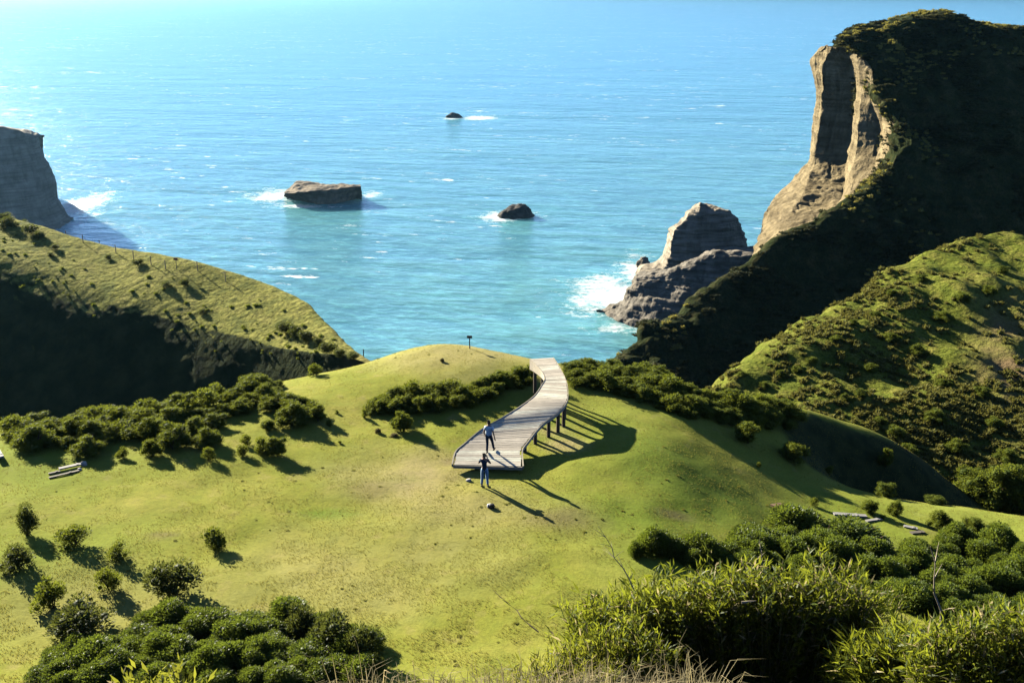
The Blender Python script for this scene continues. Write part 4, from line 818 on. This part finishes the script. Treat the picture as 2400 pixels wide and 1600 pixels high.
# ------------------------------------------------------------------ ground cover nobody could count
def scatter(name, pts, V0, F0, sc_, m, label, cat, tilt=0.0, zs=None):
    n, k = len(pts), len(V0); a = rng.uniform(0, 2 * math.pi, n); c, s = np.cos(a), np.sin(a); S = sc_[:, None]
    x = V0[None, :, 0] * S; y = V0[None, :, 1] * S; z = V0[None, :, 2] * (S if zs is None else zs[:, None])
    V = np.stack([x * c[:, None] - y * s[:, None], x * s[:, None] + y * c[:, None], z], -1) + pts[:, None]
    F = (F0[None] + (np.arange(n) * k)[:, None, None]).reshape(-1, F0.shape[1]); o = link(name, mesh_np(name, V.reshape(-1, 3), F), m); return tag(o, label, cat, kind='stuff')
def tuft(seed, n, ls, flat):
    r = np.random.default_rng(seed); d = unit(n, r); d[:, 2] = abs(d[:, 2]) * flat; p = d * r.uniform(.30, .5, n)[:, None]; ax = d + unit(n, r) * .5 + [0, 0, .25]; ax /= np.linalg.norm(ax, axis=1, keepdims=True)
    ln = ls * r.uniform(.7, 1.4, n); V, F = quads(p - ax * ln[:, None] * .4, ax, d + unit(n, r) * .5, ln, ln * .5)
    th = np.linspace(0, 2 * math.pi, 7, endpoint=False); ph = np.linspace(.1, 1.7, 4); sp = np.stack([np.sin(ph)[:, None] * np.cos(th), np.sin(ph)[:, None] * np.sin(th), flat * np.cos(ph)[:, None] * np.ones(7)], -1).reshape(-1, 3) * .36
    return np.concatenate([V, sp]), np.concatenate([F, gridF(7, 4, True) + len(V)])
def surf_pts(G, n, wfun):
    g = G.reshape(-1, 3); px, py, _ = proj(g); wt = wfun(g, px, py); wt = np.clip(wt, 0, None); k = rng.choice(len(g), n, p=wt / wt.sum()); return g[k] + rng.uniform(-.2, .2, (n, 3)) * [1, 1, 0]
cell = np.linalg.norm(np.cross(np.gradient(GR, axis=1), np.gradient(GR, axis=0)), axis=-1).ravel()
tp = surf_pts(GR, 7000, lambda g, px, py: cell * ((px > 1600) & (px < 2480) & (py > 540) & (py < 1210)) * np.clip(.45 + 1.3 * fbm(g, 6, 3, 201), .06, 1.5) * (.35 + .65 * (py > 640)))
M_tus = m_leaf('tussock_blade', (.065, .075, .018), (.125, .125, .03), (.24, .22, .04), .35, .1, .8)
tv, tf = tuft(5, 60, .26, .8); scatter('heath_tussocks', tp, tv, tf, rng.uniform(.3, .9, len(tp)), M_tus, 'small yellowish tussocks covering the right green hill', 'tussocks')
cell = np.linalg.norm(np.cross(np.gradient(GH, axis=1), np.gradient(GH, axis=0)), axis=-1).ravel()
tp = surf_pts(GH, 2200, lambda g, px, py: cell * (np.clip(1 - abs(px - (2120 - .12 * (py - 300))) / 130, 0, 1) * (py > 60) * (py < 660) + .8 * np.clip(1 - abs(px - 1520) / 160, 0, 1) * (py > 690) * (py < 880) + .8 * (py < 130)) * np.clip(.2 + fbm(g, 7, 3, 211), 0, 1))
M_tuh = m_leaf('headland_grass_blade', (.13, .125, .03), (.24, .21, .06), (.40, .36, .06), .4, .1, .8)
scatter('headland_tussocks', tp, tv, tf, rng.uniform(.6, 1.7, len(tp)), M_tuh, 'scattered grass tufts on ledges of the shaded headland', 'tussocks', zs=rng.uniform(.6, 1.4, len(tp)))
cell = np.linalg.norm(np.cross(np.gradient(GL, axis=1), np.gradient(GL, axis=0)), axis=-1).ravel()
tp = surf_pts(GL, 320, lambda g, px, py: cell * (py > 500) * np.exp(-((py - (600 + px * .30)) / 50) ** 2) * (px > -50) * (px < 860) * np.clip(.25 + fbm(g, 6, 3, 221), 0, 1))
scatter('hillside_tussocks', tp, tv, tf, rng.uniform(.2, .55, len(tp)), M_leafA, 'small grass tussocks along the lower edge of the sunlit left hill', 'tussocks')
# short turf of the meadow
n = 190000; yy = 25 + 42 * rng.random(n) ** 1.35; xx = rng.uniform(-.56, .56, n) * (yy + 6); zz_ = gz(xx, yy)
px, py, _ = proj(np.stack([xx, yy, zz_], -1)); q3 = np.stack([xx, yy, 0 * xx], -1); keep = (px > -60) & (px < 2460) & (py > 760) & (py < 1640) & (fbm(q3, .9, 3, 231) + .5 * fbm(q3, 4, 2, 233) > -.25); xx, yy, zz_ = xx[keep], yy[keep], zz_[keep]; n = len(xx)
M_turf = m_leaf('turf_blade', (.19, .185, .03), (.27, .25, .05), (.36, .32, .06), .4, .1, .8)
b0 = []
for k in range(3):
    a = k * 2.1; dx, dy = math.cos(a), math.sin(a); b0 += [(-dy * .22 + dx * .1, dx * .22 + dy * .1, -.2), (dy * .22 + dx * .1, -dx * .22 + dy * .1, -.2), (dx * .75, dy * .75, 1.0)]
scatter('grass', np.stack([xx, yy, zz_], -1), np.array(b0), np.arange(9).reshape(3, 3), rng.uniform(.02, .05, n), M_turf, 'short yellow green turf blades over the meadow', 'grass', zs=rng.uniform(.02, .055, n) * np.clip(1.9 - (yy - 25) / 14, 1, 2))

# coarse low scrub over the headland, and the clumps and droppings that roughen the pasture
cell = np.linalg.norm(np.cross(np.gradient(GH, axis=1), np.gradient(GH, axis=0)), axis=-1).ravel()
tp = surf_pts(GH, 4200, lambda g, px, py: cell * ((px > 1400) & (px < 2480) & (py < 900) & (g[:, 1] < 246)) * np.clip(.35 + fbm(g, 9, 3, 241), .03, 1))
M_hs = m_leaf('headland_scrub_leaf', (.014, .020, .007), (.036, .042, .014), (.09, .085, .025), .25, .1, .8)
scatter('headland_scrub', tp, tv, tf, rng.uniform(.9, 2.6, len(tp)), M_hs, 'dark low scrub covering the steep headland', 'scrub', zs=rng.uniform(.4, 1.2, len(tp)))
n = 700; yy = 27 + 40 * rng.random(n); xx = rng.uniform(-.56, .56, n) * (yy + 6); q3 = np.stack([xx, yy, gz(xx, yy)], -1); px, py, _ = proj(q3)
keep = (px > -60) & (px < 2460) & (py > 790) & (py < 1620) & (fbm(q3 * [1, 1, 0], 5, 3, 251) > .05); q3 = q3[keep]
tv2, tf2 = tuft(9, 26, .42, .7); scatter('pasture_clumps', q3, tv2, tf2, rng.uniform(.06, .22, len(q3)), m_leaf('pasture_clump_blade', (.12, .14, .02), (.20, .20, .035), (.33, .32, .05), .45, .1, .8), 'small darker grass clumps dotted over the meadow', 'grass clumps', zs=rng.uniform(.03, .09, len(q3)))
# ------------------------------------------------------------------ foreground: bamboo, reeds, dry grass, dead stems
M_bam = m_leaf('bamboo_leaf', (.028, .046, .009), (.078, .105, .018), (.42, .46, .03), .36, .15, .5)
M_bamy = m_leaf('yellow_bamboo_leaf', (.05, .07, .011), (.13, .15, .022), (.42, .42, .04), .36, .15, .5)
M_dry = m_leaf('dry_blade', (.20, .17, .09), (.42, .36, .20), (.55, .45, .2), .35, .1, .7)
M_cane = m_flat('bamboo_cane', (.22, .20, .08), .6, .3, .3); M_dead = m_flat('dead_wood', (.36, .30, .20), .85, .1, .35)
def lance(pos, ax, nm, ln, wd, droop):  # folded, drooping lance leaves
    s = np.cross(ax, nm); s /= np.linalg.norm(s, axis=1, keepdims=True) + 1e-9; n2 = np.cross(s, ax); L = ln[:, None]; Wd = wd[:, None]; dn = np.array([0, 0, -1.0]); Dp = droop[:, None]
    c1 = pos + ax * L * .38 + dn * L * Dp * .12; tip = pos + ax * L + dn * L * Dp * .55
    V = np.stack([pos, c1 + s * Wd * .5 + n2 * Wd * .18, c1, c1 - s * Wd * .5 + n2 * Wd * .18, tip], 1); n = len(pos); b = np.arange(n)[:, None] * 5
    F = np.concatenate([b + np.array([[0, 1, 2, 3]]), b + np.array([[3, 2, 1, 4]])]); return V.reshape(-1, 3), F
def bamboo(name, label, foot, ns, nlf, hgt, spread, ll, mats, lean=(0, 0, 0), cat='shrub', seed=1, dry=.05, wk=.13, shape=None, low=.12):
    """stems fan from a foot area; leaves stand along the upper part of every stem"""
    r = np.random.default_rng(seed); c = np.array(foot, float); c[2] = float(gz(c[0], c[1])); root = empty(name, tuple(c)); tag(root, label, cat)
    mb = MB(); LP, LA, LL, LN = [], [], [], []
    for k in range(ns):
        a = r.uniform(0, 6.283); q = math.sqrt(r.random()); fx, fy = math.cos(a) * q * spread[0], math.sin(a) * q * spread[1]
        h = hgt * (r.uniform(.84, 1.06)) * (shape(fx / spread[0]) if shape else 1 - .25 * q * q)
        z0 = float(gz(c[0] + fx, c[1] + fy)) - c[2]; out = np.array([math.cos(a) * q * .12, math.sin(a) * q * .06, 0]) * hgt + np.array(lean) * hgt + r.normal(size=3) * [.05, .035, 0] * hgt
        p0 = np.array([fx, fy, z0 - .05]); p2 = np.array([fx, fy, c[2] * 0 + h]) + out; p1 = (p0 + p2) / 2 - out * .25 + np.array([0, 0, .08 * hgt])
        mb.tube([p0, p1, p2], [.012, .009, .003], 4, False)
        t = r.uniform(low, 1.02, nlf)[:, None]; pos = p0 * (1 - t) ** 2 + 2 * p1 * t * (1 - t) + p2 * t * t; d = 2 * (1 - t) * (p1 - p0) + 2 * t * (p2 - p1); d /= np.linalg.norm(d, axis=1, keepdims=True)
        o = unit(nlf, r); ax = d * r.uniform(.4, 1.4, nlf)[:, None] + o * .85 + np.array([0, 0, .25]); ax /= np.linalg.norm(ax, axis=1, keepdims=True); LP.append(pos + unit(nlf, r) * .05); LA.append(ax); LL.append(ll * r.uniform(.55, 1.3, nlf)); LN.append(o + np.array([0, 0, 1.2]) + unit(nlf, r) * .5)
    LP, LA, LL, LN = map(np.concatenate, (LP, LA, LL, LN)); dr = r.random(len(LP)) < dry
    for nm, msk, m in (('foliage', ~dr, mats[0]), ('dry_leaves', dr, mats[1])):
        if not msk.any(): continue
        V, F = lance(LP[msk], LA[msk], LN[msk], LL[msk], LL[msk] * wk * r.uniform(.7, 1.3, msk.sum()), r.uniform(.1, .9, msk.sum())); link(nm, mesh_np(nm, V, F), m, root)
    mb.build('canes', M_cane, root); return root
def X(px, Y): return (px - 1200) / FPX * (Y * cP + 5.5 * sP)      # sideways metres of a column at depth Y on the near slope
bamboo('bamboo_clump', 'large dark bamboo clump with sunlit leaf tips, centre right of the foreground', (X(1580, 9.6), 9.6, 0), 340, 110, 2.3, (.82, .22), .155, (M_bam, M_dry), seed=11, shape=lambda u: .90 + .10 * min(1, u + 1))
bamboo('bamboo_clump', 'right half of the foreground bamboo, dense dark clump with straw coloured tips', (X(1860, 9.4), 9.4, 0), 340, 110, 2.3, (.88, .22), .155, (M_bam, M_dry), seed=12, dry=.10, shape=lambda u: 1 - .14 * max(0, u) ** 4)
bamboo('bamboo_clump', 'low bright yellow green bamboo clump at the left foot of the large one', (X(1330, 8.4), 8.4, 0), 130, 60, 1.2, (.45, .4), .13, (M_bamy, M_dry), seed=13, dry=.06, shape=lambda u: .75 + .3 * (u + 1) / 2)
bamboo('bamboo_clump', 'middle bamboo clump bridging the low bright one and the large dark one', (X(1450, 8.8), 8.8, 0), 120, 80, 1.75, (.38, .22), .14, (M_bam, M_dry), seed=14, dry=.06)
bamboo('reed_clump', 'dark pointed reed clump between the large bamboo and the right edge', (X(2170, 8.4), 8.4, 0), 260, 50, 1.45, (.62, .3), .24, (M_bam, M_dry), seed=15, dry=.04, wk=.085, low=.1)
bamboo('bamboo_clump', 'sunlit bamboo clump in the lower right corner with pale dry leaves', (X(2370, 7.7), 7.7, 0), 260, 80, 1.55, (.7, .3), .15, (M_bam, M_dry), seed=16, dry=.10)
bamboo('broad_leaf_plant', 'bright yellow leafy plant poking up at the bottom edge left of centre', (X(400, 5.6), 5.6, 0), 40, 45, .85, (.30, .2), .11, (M_bamy, M_dry), cat='plant', seed=18, dry=.03, wk=.2)
def blades(name, label, boxes, m, hgt, wd, seed, cat='grass'):
    r = np.random.default_rng(seed); V, F, nb = [], [], 0
    for (px0, px1, Y0, Y1, n, k) in boxes:
        y = r.uniform(Y0, Y1, n); px = r.uniform(px0, px1, n); x = X(px, y); z = gz(x, y); h = hgt * k * r.uniform(.4, 1.15, n); a = r.uniform(0, 6.283, n); dx, dy = np.cos(a), np.sin(a); b = h * r.uniform(.08, .5, n); w_ = wd * r.uniform(.6, 1.3, n)
        lv = [(0, -.05, 1.0), (.18, .5, .8), (.55, .86, .5), (1.0, 1.0 - .12, .08)]
        pts_ = []
        for f, hz_, ww in lv:
            cx, cy, cz = x + dx * b * f, y + dy * b * f, z + h * hz_ * (1 - .25 * f * b / h)
            pts_ += [np.stack([cx - dy * w_ * ww, cy + dx * w_ * ww, cz], -1), np.stack([cx + dy * w_ * ww, cy - dx * w_ * ww, cz], -1)]
        V.append(np.stack(pts_, 1).reshape(-1, 3)); i = np.arange(n)[:, None] * 8 + nb
        F.append(np.concatenate([i + np.array([[2 * q, 2 * q + 1, 2 * q + 3, 2 * q + 2]]) for q in range(3)])); nb += n * 8
    o = link(name, mesh_np(name, np.concatenate(V), np.concatenate(F)), m); return tag(o, label, cat, kind='stuff')
M_gr = m_leaf('slope_grass_blade', (.10, .11, .02), (.24, .22, .05), (.42, .38, .06), .45, .1, .7)
blades('dry_grass', 'straw coloured dry grass on the near slope along the bottom edge', [(1290, 1660, 5.0, 6.2, 2600, 1.35), (860, 1330, 6.2, 8.0, 2200, 1.45), (780, 900, 6.6, 7.2, 70, 1.8), (1300, 1700, 6.4, 7.2, 260, 1.7), (640, 900, 6.2, 7.4, 200, .7), (1180, 1340, 7.6, 8.4, 140, 1.0), (1650, 2400, 5.6, 7.0, 500, .8), (200, 620, 5.4, 6.8, 160, .7)], M_dry, .62, .0045, 21)
blades('slope_grass', 'green grass on the steep near slope under the viewpoint', [(-500, 2900, 5.0, 9.0, 5200, .6), (-500, 2900, 9.0, 16, 7000, .75), (-200, 2600, 16, 27, 9000, .6), (820, 1400, 6.0, 9.0, 3600, 1.35)], M_gr, .55, .006, 22)
def deadstem(name, label, p0, p1, r0, twigs, seed, m=M_dead, leaves=0):
    r = random.Random(seed); a, b = Vector(p0), Vector(p1); d = b - a; pts_ = [a + d * t + Vector((r.uniform(-1, 1), r.uniform(-1, 1), 0)) * d.length * (.025 if 0 < t < 1 else 0) for t in np.linspace(0, 1, 7)]
    mb = MB(); o0 = Vector(a); mb.tube([p - o0 for p in pts_], [r0 * (1 - .75 * t) for t in np.linspace(0, 1, 7)], 7)
    for k in range(twigs):
        q = pts_[r.randint(2, 5)]; v_ = Vector((r.uniform(-1, 1), r.uniform(-1, 1), r.uniform(.1, 1))).normalized() * d.length * r.uniform(.12, .28); mb.tube([q - o0, q - o0 + v_ * .5 + Vector((0, 0, .01)), q - o0 + v_], [r0 * .45, r0 * .3, r0 * .12], 5)
    o = mb.build(name, m); o.location = o0; return tag(o, label, 'dead stem')
deadstem('dead_stem', 'tall bare pale dead stem rising in front of the lower right thicket', P(2213, 1500, 10.5), P(2180, 1280, 10.7), .018, 4, 3)
deadstem('dead_stem', 'thin bare brown twig leaning left over the meadow beside the low bright bamboo', P(1262, 1480, 8.4), P(1157, 1383, 8.9), .007, 3, 4, m_flat('brown_twig', (.13, .10, .07), .9, .1, .3))
deadstem('dead_stem', 'dry twiggy stem standing at the upper left corner of the large bamboo', P(1485, 1380, 9.2), P(1402, 1232, 9.3), .007, 9, 5)
deadstem('dead_stem', 'short pale dead stem standing out of the top of the large bamboo', P(1790, 1340, 9.6), P(1781, 1262, 9.6), .008, 5, 6)
deadstem('dead_stem', 'broken pale cane lying across the dark face of the large bamboo', P(1738, 1411, 8.75), P(1772, 1407, 8.75), .016, 0, 7)
# ------------------------------------------------------------------ haze over the sea
hz = MB(); hz.box(Matrix.Translation((0, 100, (SEA - 1 + 26.0) / 2)), 130000, 130000, 26.0 - (SEA - 1))
t = NT('sea_haze'); t.t.nodes.remove(t.b); pv = t.n('VolumePrincipled')
pv.inputs['Color'].default_value = (.13, .27, .36, 1); pv.inputs['Density'].default_value = .00006; pv.inputs['Anisotropy'].default_value = .62
t.l(pv.outputs[0], t.out.inputs['Volume'])
hzo = hz.build('haze', t.m); tag(hzo, 'thin bright sea haze filling the air over the bay', 'haze', kind='stuff')
